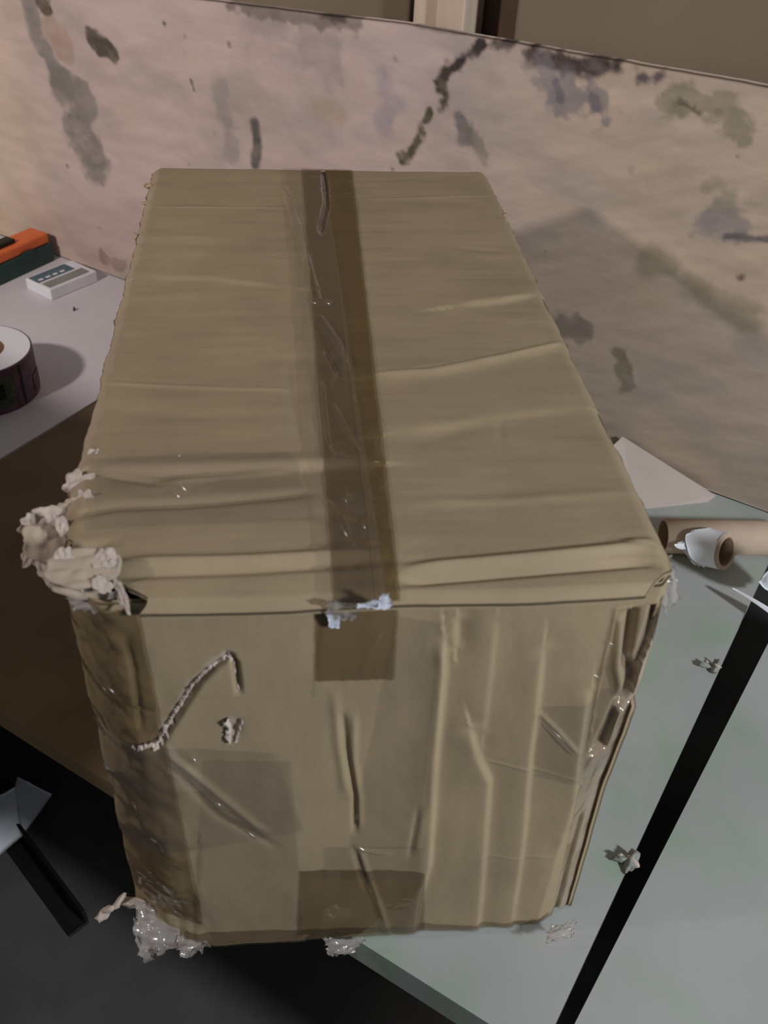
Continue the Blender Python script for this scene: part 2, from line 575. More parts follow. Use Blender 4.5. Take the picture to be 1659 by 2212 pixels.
t, u0, u1 = behind('large_carton', 'dark kraft carton behind the panel, left of the pale post', 'carton', 300, 884, 30, 0.10, 0.3, 1.7, None)
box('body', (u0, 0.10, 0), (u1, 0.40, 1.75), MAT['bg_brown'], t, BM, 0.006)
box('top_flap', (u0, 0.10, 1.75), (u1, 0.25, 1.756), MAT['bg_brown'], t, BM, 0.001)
t, u0, u1 = behind('wooden_post', 'pale wooden post rising behind the panel between two dark cartons', 'post', 884, 1003, 30, 0.05, 0.1, 1.9, None)
um = at_wall(940, 30, -0.05)[0]
bm = bmesh.new()
box_bm(bm, (um, 0.05, 0), (u1, 0.12, 1.95), BM, 0.003)
bm_obj('board', bm, MAT['post'], t)
bm = bmesh.new()
box_bm(bm, (u0, 0.062, 0), (um - 0.001, 0.12, 1.95), BM, 0.003)
bm_obj('board', bm, MAT['post'], t)
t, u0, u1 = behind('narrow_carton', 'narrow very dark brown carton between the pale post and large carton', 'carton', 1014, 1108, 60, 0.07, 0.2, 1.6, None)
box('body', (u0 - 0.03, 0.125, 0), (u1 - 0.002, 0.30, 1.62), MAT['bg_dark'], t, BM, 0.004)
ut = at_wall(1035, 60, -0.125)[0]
box('tape_strip', (ut - 0.004, 0.1235, 0.9), (ut + 0.004, 0.125, 1.622), MAT['tape_light'], t, BM, 0)
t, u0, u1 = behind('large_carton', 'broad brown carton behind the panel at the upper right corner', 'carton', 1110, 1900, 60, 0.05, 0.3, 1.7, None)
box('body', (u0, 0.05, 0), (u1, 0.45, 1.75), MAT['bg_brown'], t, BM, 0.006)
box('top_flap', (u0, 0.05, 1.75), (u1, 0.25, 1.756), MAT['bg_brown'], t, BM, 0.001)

# ================================================================== the carton
carton = thing('taped_carton', 'big battered kraft carton wrapped in clear tape, torn at its front left corner', 'carton', (0.06, 0.925, BZ))
XL, XR, YB = -0.168, 0.292, 1.345
Fp = lambda *p: [at_front(*q) for q in p]
Tp = lambda *p: [at_top(*q) for q in p]

HOLE = Fp((1334, 1318), (1440, 1305), (1425, 1400), (1398, 1470), (1385, 1545), (1345, 1560), (1318, 1640), (1272, 1640), (1300, 1480))
TEAR_A = Fp((492, 1412), (452, 1440), (420, 1472), (395, 1512), (370, 1552), (347, 1590), (332, 1612))
TEAR_B = Fp((490, 1412), (508, 1432), (512, 1460), (516, 1497))
FF = [  # front creases, drawn downwards in the photo
    ('ridge', Fp((740, 1540), (748, 1620), (766, 1720), (768, 1800)), -0.0030, 0.0025),
    ('ridge', Fp((722, 1490), (730, 1600), (748, 1720)), 0.0016, 0.004),
    ('ridge', Fp((764, 1540), (764, 1640), (776, 1720), (776, 1790)), 0.0018, 0.003),
    ('step', Fp((958, 1375), (962, 1450), (955, 1530), (946, 1620), (938, 1750), (930, 1870), (908, 1940), (898, 2010)), -0.0032, 0.0022, 0.020),
    ('ridge', Fp((950, 1370), (954, 1450), (946, 1540), (936, 1640), (928, 1750)), 0.0012, 0.004),
    ('step', Fp((988, 1335), (986, 1405)), -0.003, 0.0018, 0.012),
    ('step', Fp((1075, 1335), (1060, 1480), (1048, 1590)), -0.0010, 0.002, 0.02),
    ('step', Fp((1018, 1575), (1036, 1640), (1060, 1690), (1052, 1790), (1035, 2010)), -0.0030, 0.0020, 0.018),
    ('step', Fp((1175, 1400), (1162, 1540), (1148, 1640), (1135, 1800), (1108, 1990)), -0.0024, 0.0020, 0.018),
    ('step', Fp((1278, 1490), (1255, 1640), (1240, 1780), (1228, 1800)), -0.0032, 0.0022, 0.016),
    ('ridge', Fp((1268, 1790), (1236, 1890), (1218, 1960), (1200, 2010)), -0.0075, 0.0030),
    ('ridge', Fp((1290, 1640), (1262, 1760), (1220, 1800)), 0.0015, 0.004),
    ('ridge', Fp((1040, 1650), (1130, 1660), (1290, 1690)), 0.0007, 0.0015),
    ('ridge', Fp((1030, 1850), (1200, 1852)), 0.0006, 0.0015),
    ('ridge', Fp((1160, 1540), (1205, 1580), (1250, 1625)), 0.0016, 0.0022),
    ('ridge', Fp((272, 1390), (288, 1450), (300, 1538), (306, 1580)), -0.0028, 0.0024),
    ('ridge', Fp((285, 1538), (335, 1537)), -0.0028, 0.0024),
    ('ridge', TEAR_A, 0.0018, 0.012),
    ('ridge', [(a + 0.0025, b - 0.0025) for a, b in TEAR_A], -0.0095, 0.0024),
    ('ridge', TEAR_B, -0.0085, 0.0020),
    ('ridge', Fp((508, 1562), (506, 1590)), -0.0075, 0.0050),
    ('ridge', Fp((350, 1620), (440, 1690), (580, 1800)), 0.0020, 0.004),
    ('ridge', Fp((370, 1660), (470, 1760), (600, 1830)), -0.0015, 0.004),
    ('step', Fp((430, 1830), (420, 2040)), 0.0010, 0.003, 0.02),
    ('ridge', Fp((775, 1830), (810, 1930), (840, 2020)), 0.0016, 0.003),
    ('ridge', Fp((765, 1830), (790, 1920)), -0.0020, 0.003),
    ('ridge', Fp((905, 1740), (885, 1850)), -0.0018, 0.003),
    ('step', Fp((700, 1310), (680, 1470)), 0.0004, 0.002, 0.02),
]


def front_y(X, Z):
    d = feats(X, Z, FF)
    d = d + 0.0045 * (fbm(X * 9, Z * 6, 11, 3) - 0.5) + 0.0012 * (fbm(X * 40, Z * 14, 12, 3) - 0.5)
    inn = inpoly(X, Z, HOLE)
    hx = np.where(inn, 1.0, 0.0)
    dd, _ = pdist(X, Z, HOLE + HOLE[:1])
    k = hx * np.clip(dd / 0.0025, 0, 1)
    d = d - 0.011 * k
    d = d + np.where(inn, 0, 0.0016 * np.exp(-(dd / 0.003) ** 2)) * (X < 0.262)
    ch, _ = pdist(X, Z, Fp((1376, 1345), (1362, 1440), (1378, 1500), (1366, 1545)))
    d = d - 0.010 * np.exp(-(ch / 0.0036) ** 2)
    rg, _ = pdist(X, Z, Fp((1345, 1360), (1340, 1460), (1355, 1540)))
    d = d + 0.004 * np.exp(-(rg / 0.0045) ** 2) * k
    tz = (Z - BZ) / 0.5
    xl = -0.098 - 0.030 * np.clip(tz, 0, 1) ** 0.8
    wl = xl - XL
    cl = np.clip((xl - X) / wl, 0, 1) ** 1.6 * (0.044 - 0.004 * tz)
    crumple = np.clip((xl + 0.02 - X) / 0.03, 0, 1) * 0.007 * (fbm(X * 38, Z * 30, 51, 3) - 0.5) * 2
    xr = 0.260 + 0.022 * np.clip((tz - 0.45) / 0.4, 0, 1)
    cr = np.clip(X - xr, 0, 1) * (0.55 + 0.5 * tz)
    cr = cr + np.clip(X - 0.26, 0, 0.03) * 0.25 * (fbm(X * 20, Z * 12, 52, 3) - 0.5)
    return FRY - d + cl + cr - crumple


FRONT_TOP = 1.056
nx, nz = 300, 330
gx = np.linspace(XL, XR, nx)
gz = np.linspace(BZ + 0.003, FRONT_TOP, nz)
X, Z = np.meshgrid(gx, gz, indexing='ij')
X = X + 0.012 * np.clip((1.035 - Z) / 0.12, 0, 1) * np.clip((X - 0.15) / 0.14, 0, 1)
Y = front_y(X, Z)
P = np.stack([X, Y, Z], -1)
cc = np.ones((nx, nz, 3))
cc *= (0.93 + 0.14 * fbm(X * 12, Z * 8, 13, 3))[..., None]
cc *= (0.97 + 0.06 * fbm(X * 60, Z * 9, 14, 3))[..., None]


def tint(cc, X, Y, pts, rad, col, amt, seed=1, rough=0.5, poly=False, fr=120):
    d, _ = pdist(X, Y, pts if not poly else pts + pts[:1])
    if poly:
        d = np.where(inpoly(X, Y, pts), 0, d)
    n = fbm(X * fr, Y * fr, seed, 3) - 0.5
    a = np.clip((1 - (d + n * rough * 2 * rad) / rad) * 2, 0, 1)[..., None] * amt
    cc[:] = cc * (1 - a) + np.array(col) * a


PALE = (1.30, 1.38, 1.75)
tint(cc, X, Z, TEAR_A, 0.006, PALE, 0.7, 3, 0.7)
tint(cc, X, Z, Fp((295, 1612), (345, 1615), (420, 1700)), 0.012, PALE, 0.5, 4, 0.9)
tint(cc, X, Z, Fp((505, 1560), (505, 1590)), 0.009, PALE, 0.7, 5, 0.6)
tint(cc, X, Z, Fp((1448, 1330), (1385, 1560), (1312, 1760), (1270, 1870), (1228, 1990)), 0.017, (1.25, 1.30, 1.55), 0.85, 6, 0.2)  # pale strip on the right corner: lamp light painted into the colour
tint(cc, X, Z, Fp((962, 1375), (946, 1620), (930, 1870)), 0.0025, (1.15, 1.15, 1.18), 0.7, 7, 0.3)
fr_ob = slab('front_panel', P, (0, 0.004, 0), MAT['kraft'], carton, cc)

# side, back and bottom panels
def side(x, sgn, name):
    ys = np.linspace(front_y(np.array([[x]]), np.array([[0.8]]))[0, 0] - 0.004, YB, 60)
    zs = np.linspace(BZ + 0.003, 1.062, 40)
    Yg, Zs = np.meshgrid(ys, zs, indexing='ij')
    bl = 0.004 * (fbm(Yg * 7, Zs * 7, 61, 3) - 0.5) * np.clip((Yg - ys[0]) / 0.1, 0, 1)
    # front end follows the rounded corner
    yf = front_y(np.full((1, 40), x), zs[None, :])[0]
    k = np.clip(1 - (Yg - ys[0]) / 0.12, 0, 1)
    Y2 = Yg + k * (yf[None, :] - ys[0])
    Pp = np.stack([x + sgn * (bl - 0.001) + (0.011 * np.clip((1.035 - Zs) / 0.12, 0, 1) if sgn > 0 else 0), Y2, Zs], -1)
    slab(name, Pp, (-sgn * 0.004, 0, 0), MAT['kraft'], carton, np.ones(Pp.shape))


side(XL, -1, 'side_panel')
side(XR, 1, 'side_panel')
box('back_panel', (XL + 0.002, YB - 0.005, BZ + 0.003), (XR - 0.002, YB, 1.064), MAT['kraft_plain'], carton, None, 0.001)
box('bottom_panel', (XL + 0.004, 0.56, BZ + 0.0005), (XR - 0.004, YB - 0.005, BZ + 0.005), MAT['kraft_plain'], carton, None, 0.001)

SEAM = at_top(706, 420)[0]
TT = [  # top creases; the step is high on the left of the drawn direction (drawn right to left -> near side low)
    ('step', Tp((205, 1016), (350, 1022), (560, 1014), (785, 1004)), 0.0032, 0.0035, 0.020),
    ('ridge', Tp((225, 1030), (290, 1036), (350, 1046)), -0.0025, 0.003),
    ('ridge', Tp((350, 1040), (480, 1030), (640, 1016)), 0.0016, 0.003),
    ('ridge', Tp((150, 1118), (250, 1098), (400, 1092), (690, 1066)), -0.0034, 0.0050),
    ('ridge', Tp((155, 1182), (250, 1172)), -0.0040, 0.0040),
    ('ridge', Tp((340, 447), (470, 447), (625, 448)), 0.0008, 0.0022),
    ('step', Tp((300, 598), (450, 602), (630, 622)), 0.0010, 0.004, 0.03),
    ('ridge', Tp((232, 828), (400, 834), (625, 842)), 0.0010, 0.0024),
    ('ridge', Tp((230, 890), (420, 898), (640, 900)), -0.0012, 0.010),
    ('ridge', Tp((790, 430), (930, 428), (1065, 422)), 0.0008, 0.0022),
    ('ridge', Tp((805, 808), (930, 800), (1080, 770), (1220, 738)), 0.0018, 0.0030),
    ('step', Tp((810, 815), (930, 808), (1080, 778), (1225, 746)), 0.0012, 0.004, 0.03),
    ('step', Tp((990, 660), (1080, 650), (1160, 634)), 0.0022, 0.0030, 0.03),
    ('ridge', Tp((985, 535), (1110, 545)), -0.0010, 0.006),
    ('step', Tp((860, 935), (1070, 900), (1260, 880)), 0.0012, 0.005, 0.04),
    ('ridge', Tp((860, 960), (960, 935), (1070, 905)), -0.0014, 0.010),
    ('ridge', Tp((880, 1085), (1100, 1080), (1390, 1062)), 0.0012, 0.006),
    ('ridge', Tp((1080, 905), (1085, 960)), -0.0008, 0.004),
    # ridges along the crushed front edge
    ('ridge', Tp((235, 1218), (480, 1212), (820, 1192)), 0.0045, 0.0050),
    ('ridge', Tp((250, 1242), (480, 1232), (830, 1212)), -0.0030, 0.0040),
    ('ridge', Tp((860, 1228), (1100, 1208), (1410, 1180)), 0.0062, 0.0050),
    ('ridge', Tp((860, 1250), (1100, 1230), (1380, 1212), (1420, 1214)), -0.0055, 0.0040),
    ('ridge', Tp((1330, 1175), (1420, 1168)), 0.0040, 0.004),
    # tape wrinkles pressed through
    ('ridge', Tp((612, 405), (640, 480), (672, 590), (690, 660)), 0.0020, 0.0035),
    ('ridge', Tp((702, 372), (706, 440), (692, 510)), -0.0050, 0.0045),
    ('ridge', Tp((690, 690), (722, 740), (746, 800)), 0.0028, 0.0035),
    ('ridge', Tp((705, 760), (735, 815)), -0.0025, 0.003),
    ('ridge', Tp((620, 780), (625, 850), (650, 960)), -0.0014, 0.004),
    ('ridge', Tp((690, 820), (700, 950), (720, 1000)), 0.0012, 0.003),
]


def top_z(X, Y):
    z = TOPZ + feats(X, Y, TT)
    z = z + 0.0050 * (fbm(X * 6, Y * 5, 41, 3) - 0.5) + 0.0016 * (fbm(X * 10, Y * 45, 42, 3) - 0.5)
    # rounded side edges and the flap bent over the front edge
    e = np.clip((XL + 0.010 - X) / 0.014, 0, 1)
    z = z - 0.008 * e ** 1.6
    e = np.clip((X - (XR - 0.012)) / 0.014, 0, 1)
    z = z - 0.010 * e ** 1.6
    e = np.clip((Y - (YB - 0.012)) / 0.014, 0, 1)
    z = z - 0.006 * e ** 1.6
    e = np.clip((0.560 - Y) / 0.075, 0, 1)
    z = z - 0.007 * e ** 1.9
    e = np.clip((0.500 - Y) / 0.009, 0, 1)
    z = z - 0.006 * e ** 1.4
    # sag over the torn corner
    d = np.hypot(X + 0.19, (Y - 0.50))
    z = z - 0.012 * np.clip(1 - d / 0.10, 0, 1) ** 1.5
    return z


def top_tint(X, Y):
    c = np.ones(X.shape + (3,))
    c *= (0.90 + 0.13 * fbm(X * 9, Y * 7, 43, 3))[..., None]
    c *= (0.96 + 0.08 * fbm(X * 8, Y * 70, 44, 3))[..., None]
    tint(c, X, Y, Tp((810, 808), (1080, 770), (1220, 738)), 0.004, (1.15, 1.16, 1.2), 0.6, 8, 0.3)
    tint(c, X, Y, Tp((232, 828), (625, 842)), 0.003, (1.1, 1.1, 1.12), 0.5, 9, 0.3)
    tint(c, X, Y, Tp((335, 447), (625, 448)), 0.003, (1.1, 1.1, 1.12), 0.5, 10, 0.3)
    tint(c, X, Y, Tp((1000, 655), (1155, 636)), 0.003, (1.15, 1.15, 1.2), 0.6, 10, 0.3)
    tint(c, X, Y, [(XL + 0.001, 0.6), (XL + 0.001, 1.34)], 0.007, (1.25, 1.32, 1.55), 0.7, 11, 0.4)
    return c


def flap(x0f, x1f, nx, name):
    ny = 440
    ys = np.concatenate([np.linspace(0.491, 0.62, 120), np.linspace(0.622, YB + 0.003, ny - 120)])
    s = np.linspace(0, 1, nx)
    S, Yg = np.meshgrid(s, ys, indexing='ij')
    Xg = x0f(Yg) + S * (x1f(Yg) - x0f(Yg))
    Yj = Yg + np.clip((0.52 - Yg) / 0.03, 0, 1) * 0.005 * (fbm(Xg * 14, Xg * 0, 45, 3) - 0.5)
    Zg = top_z(Xg, Yg)
    Pp = np.stack([Xg, Yj, Zg], -1)
    return slab(name, Pp, (0, 0, -0.004), MAT['kraft'], carton, top_tint(Xg, Yg))


ragged = lambda Y, s, a: a * (fbm(Y * 60, Y * 0 + s, s, 3) - 0.5)
CUT = lambda Y: 0.040 * np.clip((0.53 - Y) / 0.03, 0, 1) + 0.028 * np.clip((0.60 - Y) / 0.08, 0, 1)
flap(lambda Y: XL - 0.003 + CUT(Y) + ragged(Y, 7, 0.006) * (1 + 3 * np.clip((0.66 - Y) / 0.1, 0, 1)),
     lambda Y: SEAM - 0.005 * np.clip((Y - 1.20) / 0.15, 0, 1), 150, 'top_flap')
flap(lambda Y: SEAM + 0.0001 + 0.002 * np.clip((Y - 1.20) / 0.15, 0, 1),
     lambda Y: XR + 0.002 + ragged(Y, 8, 0.004) - 0.030 * np.clip((0.522 - Y) / 0.03, 0, 1) ** 1.3, 150, 'top_flap')


# ---- tape laid on the surfaces
def bil(c, s, t):
    c = [np.array(p) for p in c]
    return (c[0] * (1 - s)[..., None] + c[1] * s[..., None]) * (1 - t)[..., None] + (c[3] * (1 - s)[..., None] + c[2] * s[..., None]) * t[..., None]


def patch(where, quad, mat, name='packing_tape', lift=0.0009, n=60, m=60, wr=(), seed=1, rag=0.002, wob=0.0012, freq=(40, 40)):
    """tape strip on the carton: quad gives its four corners in photo pixels or face coordinates"""
    s, t = np.meshgrid(np.linspace(0, 1, n), np.linspace(0, 1, m), indexing='ij')
    rs = rag * (vnoise(t * 40, t * 0, seed) - 0.5)
    Q = bil(quad, s, t)
    A, B = Q[..., 0], Q[..., 1]
    if where == 'front':
        B = np.maximum(B, BZ + 0.003)
    B = B + np.where((t == 0) | (t == 1), rag * (vnoise(s * 30, s * 0, seed + 5) - 0.5), 0)
    A = A + np.where((s == 0) | (s == 1), rs * 0.4, 0)
    w_ = feats(A, B, wr) if wr else 0
    wobble = wob * fbm(A * freq[0], B * freq[1], seed + 9, 3)
    if where == 'front':
        Pp = np.stack([A, front_y(A, B) - lift - w_ - wobble, B], -1)
        off = (0, 0.0003, 0)
    else:
        Pp = np.stack([A, B, top_z(A, B) + lift + w_ + wobble], -1)
        off = (0, 0, -0.0003)
    F = grid_faces(n, m)
    return mesh_obj(name, Pp.reshape(-1, 3), F, mat, carton)


TW = [('ridge', Tp((690, 690), (722, 740), (746, 800)), 0.0025, 0.0025),
      ('ridge', Tp((660, 652), (690, 656), (720, 654)), 0.0035, 0.0025),
      ('ridge', Tp((680, 1070), (740, 1120), (760, 1180)), 0.0018, 0.0012),
      ('ridge', Tp((745, 1080), (755, 1095)), 0.0018, 0.002),
      ('ridge', Tp((785, 1130), (790, 1150)), 0.0018, 0.002),
      ('ridge', Tp((720, 880), (760, 960), (790, 1010)), 0.0016, 0.0015)]
xa, xb = at_top(652, 372)[0], at_top(762, 372)[0]
xc, xd = at_top(858, 1230)[0], at_top(715, 1200)[0]
d0 = patch('top', [(xa, YB), (xb, YB), (xc, 0.493), (xd, 0.493)], MAT['tape_dark'], n=50, m=260, wr=TW, seed=3)
q = at_top(612, 380)[0], at_top(700, 380)[0], at_top(832, 1270)[0], at_top(690, 1230)[0]
patch('top', [(q[0], YB - 0.004), (q[1], YB - 0.004), (q[2], 0.4925), (q[3], 0.4925)], MAT['tape_light'], 'clear_tape', 0.0018, 50, 260, TW, 4, 0.002, 0.0022, (60, 22))
# wide clear strip across the front left of the top
patch('top', [Tp((190, 1150))[0], Tp((200, 1000))[0], Tp((640, 985))[0], Tp((690, 1130))[0]], MAT['tape_light'], 'clear_tape', 0.0014, 70, 90,
      [('ridge', Tp((345, 1060), (400, 1050), (480, 1032)), 0.004, 0.004), ('ridge', Tp((375, 975), (392, 990)), 0.002, 0.003), ('ridge', Tp((380, 1075), (410, 1055)), 0.003, 0.003)], 6)
# front squares
f = at_front
patch('front', [f(682, 1468), f(852, 1466), (f(860, 1320)[0], 1.053), (f(682, 1310)[0], 1.053)], MAT['tape'], n=50, m=50, seed=8,
      wr=[('ridge', Fp((830, 1345), (800, 1400), (785, 1465)), 0.0012, 0.002)])
patch('front', [f(642, 2016), f(918, 2010), f(918, 1876), f(648, 1878)], MAT['tape'], n=60, m=50, seed=9,
      wr=[('ridge', Fp((775, 1830), (820, 1950), (840, 2020)), 0.0016, 0.002)])
patch('front', [f(702, 1900), f(915, 1895), f(912, 1824), f(702, 1828)], MAT['tape_light'], 'clear_tape', 0.0013, 50, 40, seed=10,
      wr=[('ridge', Fp((748, 1808), (790, 1832), (850, 1842)), 0.003, 0.0025)])
patch('front', [f(755, 1830), f(905, 1830), f(965, 1340), f(860, 1330)], MAT['tape_light'], 'clear_tape', 0.0011, 40, 160, seed=11)
# left corner wrap
patch('front', [(XL + 0.001, f(330, 1990)[1]), f(440, 1990), f(300, 1310), (XL + 0.001, f(300, 1320)[1])], MAT['tape'], n=70, m=200, seed=12, wob=0.003,
      wr=[('ridge', Fp((205, 1490), (235, 1520), (250, 1540)), 0.003, 0.0016), ('ridge', Fp((262, 1760), (290, 1790)), 0.003, 0.0016), ('ridge', Fp((330, 1640), (420, 1700), (480, 1740)), 0.003, 0.002)])
patch('front', [(XL + 0.001, f(330, 1860)[1]), f(660, 1790), f(600, 1620), (XL + 0.001, f(330, 1600)[1])], MAT['tape_light'], 'clear_tape', 0.002, 90, 60, seed=13, wob=0.003,
      wr=[('ridge', Fp((400, 1610), (430, 1650)), 0.003, 0.003), ('ridge', Fp((455, 1725), (490, 1740)), 0.003, 0.003), ('ridge', Fp((480, 1740), (580, 1820)), 0.002, 0.0016)])
patch('front', [f(425, 2036), f(660, 2030), f(630, 1640), f(440, 1640)], MAT['tape_light'], 'clear_tape', 0.0012, 60, 90, seed=14)
# bottom edge strip
patch('front', [(f(390, 2040)[0], BZ + 0.001), (f(1205, 2010)[0], BZ + 0.001), f(1205, 1988), f(400, 2012)], MAT['tape'], n=120, m=12, seed=15)
# right corner wrap
patch('front', [f(1160, 1680), (XR + 0.010, f(1350, 1700)[1]), (XR + 0.010, f(1400, 1500)[1]), f(1165, 1530)], MAT['tape_light'], 'clear_tape', 0.0014, 60, 60, seed=16,
      wr=[('ridge', Fp((1165, 1535), (1250, 1625)), 0.0025, 0.0018), ('ridge', Fp((1262, 1446), (1305, 1468)), 0.003, 0.002)])
patch('front', [f(1195, 2010), (XR + 0.010, f(1250, 1990)[1]), (XR + 0.002, f(1430, 1330)[1]), f(1325, 1330)], MAT['tape_light'], 'clear_tape', 0.0010, 50, 200, seed=17)


# ---- torn corner, fluffy tear edges, ragged tape at the bottom
def lumps(name, blobs, mat, parent, seed, rough=0.6, sub=3, label=None, freq=3.0):
    bm = bmesh.new()
    rnd = random.Random(seed)
    for (p, r, sq) in blobs:
        g = bmesh.ops.create_icosphere(bm, subdivisions=sub, radius=1.0)
        ro = Matrix.Rotation(rnd.uniform(0, 6.28), 4, Vector((rnd.uniform(-1, 1), rnd.uniform(-1, 1), rnd.uniform(-1, 1))).normalized())
        o = Vector((rnd.uniform(0, 90), rnd.uniform(0, 90), 0))
        for v in g['verts']:
            n = mnoise.noise(v.co * freq * 0.5 + o) + 0.7 * abs(mnoise.noise(v.co * freq * 1.3 + o)) + 0.35 * mnoise.noise(v.co * freq * 3 + o)
            c = v.co * (1 + rough * n)
            c = ro @ Vector((c.x * sq[0], c.y * sq[1], c.z * sq[2]))
            v.co = Vector(p) + c * r
    o = bm_obj(name, bm, mat, parent, True)
    if label:
        o['label'] = label
    return o


def pt(px, py, z):
    return tuple(at_z(px, py, z))


def sheet(name, pts, mat, parent, n=26, amp=0.004, fr=60, seed=1, th=0.0015, label=None):
    """crumpled sheet spanning four 3D corners"""
    s, t = np.meshgrid(np.linspace(0, 1, n), np.linspace(0, 1, n), indexing='ij')
    c = [np.array(p) for p in pts]
    Q = (c[0] * (1 - s)[..., None] + c[1] * s[..., None]) * (1 - t)[..., None] + (c[3] * (1 - s)[..., None] + c[2] * s[..., None]) * t[..., None]
    nr = np.cross(c[1] - c[0], c[3] - c[0])
    nr /= np.linalg.norm(nr)
    L = np.linalg.norm(c[1] - c[0])
    h = amp * (np.abs(fbm(s * L * fr, t * L * fr, seed, 3) - 0.5) * 4 - 0.5)
    edge = np.minimum(np.minimum(s, 1 - s), np.minimum(t, 1 - t)) < 1e-6
    j = np.stack([fbm(s * 9, t * 9, seed + k, 3) - 0.5 for k in (3, 4, 5)], -1)
    Q = Q + h[..., None] * nr + np.where(edge, 1, 0)[..., None] * j * amp * 2.2
    o = slab(name, Q, -nr * th, mat, parent)
    if label:
        o['label'] = label
    return o


def scrap(name, c, a1, a2, mat, seed, amp=0.15, jag=0.30, th=0.0016, nr_=12, ns=44, label=None):
    """torn piece of board: ragged disc spanned by two half-axis vectors about c, folded by noise"""
    c, a1, a2 = np.array(c), np.array(a1), np.array(a2)
    nrm = np.cross(a1, a2)
    nrm /= np.linalg.norm(nrm)
    R0 = 0.5 * (np.linalg.norm(a1) + np.linalg.norm(a2))
    V = []
    for k in range(nr_ + 1):
        for i in range(ns):
            th_ = 2 * math.pi * i / ns
            j = 1 + jag * (2 * mnoise.noise((math.cos(th_) * 1.6, math.sin(th_) * 1.6, seed)) + 0.55 * mnoise.noise((math.cos(th_) * 4.5, math.sin(th_) * 4.5, seed + 7)))
            r_ = k / nr_ * (1 + (j - 1) * (k / nr_) ** 2)
            x, y = r_ * math.cos(th_), r_ * math.sin(th_)
            h = amp * R0 * (2.2 * abs(mnoise.noise((x * 1.3, y * 1.7, seed + 3))) + 0.45 * mnoise.noise((x * 3, y * 3, seed + 5)) + 0.3 * (k / nr_) ** 6 * mnoise.noise((x * 9, y * 9, seed + 9)))
            V.append(c + a1 * x + a2 * y + nrm * h)
    N_ = len(V)
    V += [v - nrm * th for v in V]
    F = []
    for k in range(nr_):
        for i in range(ns):
            a, b = k * ns + i, k * ns + (i + 1) % ns
            q = (a, a + ns, b + ns, b) if k else (a + ns, b + ns, i and 0 or 0)
            if k == 0:
                q = (0, a + ns, b + ns)
            F.append(q)
            F.append(tuple(x + N_ for x in q[::-1]))
    o_ = nr_ * ns
    for i in range(ns):
        a, b = o_ + i, o_ + (i + 1) % ns
        F.append((a, a + N_, b + N_, b))
    used = sorted({x for f in F for x in f})
    mp = {u: i for i, u in enumerate(used)}
    ob = mesh_obj(name, [V[u] for u in used], [tuple(mp[x] for x in f) for f in F], mat, carton)
    if label:
        ob['label'] = label
    return ob


CR, CU = ROT[:, 0], ROT[:, 1]          # across and up in the view, used only as handy tilt axes for scraps
def scr_px(name, px, py, z, wpx, hpx, mat, seed, tilt=0.0, roll_=0.0, **k):
    c = np.array(pt(px, py, z))
    sc_ = np.linalg.norm(c - EYE) / FPX
    a1 = (CR * math.cos(roll_) + CU * math.sin(roll_)) * wpx * sc_
    a2 = (-CR * math.sin(roll_) + CU * math.cos(roll_)) * hpx * sc_
    a2 = a2 + ROT[:, 2] * (-tilt) * np.linalg.norm(a2)
    return scrap(name, c, a1, a2, mat, seed, **k)


TF = 'torn_flap_piece'
F_, T_ = MAT['fibre'], MAT['torn_face']
scr_px(TF, 198, 1004, 1.066, 16, 34, F_, 1, 0.6)
scr_px(TF, 170, 1048, 1.066, 30, 28, F_, 2, 0.5, 0.3)
scr_px(TF, 182, 1082, 1.068, 18, 26, F_, 3, -0.3, -0.4)
scr_px(TF, 150, 1096, 1.064, 34, 18, T_, 4, 0.4, 0.2)
scr_px(TF, 106, 1120, 1.058, 46, 22, F_, 5, 0.3, 0.15)
scr_px(TF, 70, 1140, 1.052, 26, 26, F_, 6, -0.2, 0.3)
scr_px(TF, 100, 1168, 1.052, 46, 42, T_, 7, 0.3, 0.0, amp=0.12, jag=0.22)
scr_px(TF, 138, 1146, 1.066, 16, 34, F_, 8, 0.2, 0.5)
scr_px(TF, 64, 1206, 1.040, 18, 22, F_, 9, 0.2)
scr_px(TF, 98, 1236, 1.036, 16, 26, F_, 10, 0.2, 0.6)
scr_px(TF, 126, 1266, 1.040, 26, 12, F_, 11, 0.2, -0.6)
scr_px(TF, 178, 1226, 1.076, 80, 40, T_, 12, 0.45, 0.05, amp=0.08, jag=0.10, label='bent pale cardboard tongue at the torn corner')
scr_px(TF, 178, 1272, 1.060, 66, 24, T_, 13, -0.15, -0.15, amp=0.10, jag=0.15)
scr_px(TF, 228, 1204, 1.082, 26, 22, F_, 14, 0.3, 0.4)
scr_px(TF, 262, 1284, 1.068, 9, 34, F_, 15, 0.4, 0.5)
scr_px(TF, 222, 1262, 1.072, 22, 18, F_, 16, 0.2, -0.5)
scr_px(TF, 140, 1210, 1.078, 20, 30, F_, 18, 0.2, 0.2)
sheet('tape_tatter', [pt(160, 1318, 1.045), pt(236, 1322, 1.045), pt(240, 1268, 1.062), pt(140, 1276, 1.055)], MAT['crinkle'], carton, 26, 0.004, 60, 12, 0.0004)

B = []
rnd = random.Random(4)


def fy(px, py, out):
    x, z = at_front(px, py)
    return (x, float(front_y(np.array([[x]]), np.array([[z]]))[0, 0]) - out, z)


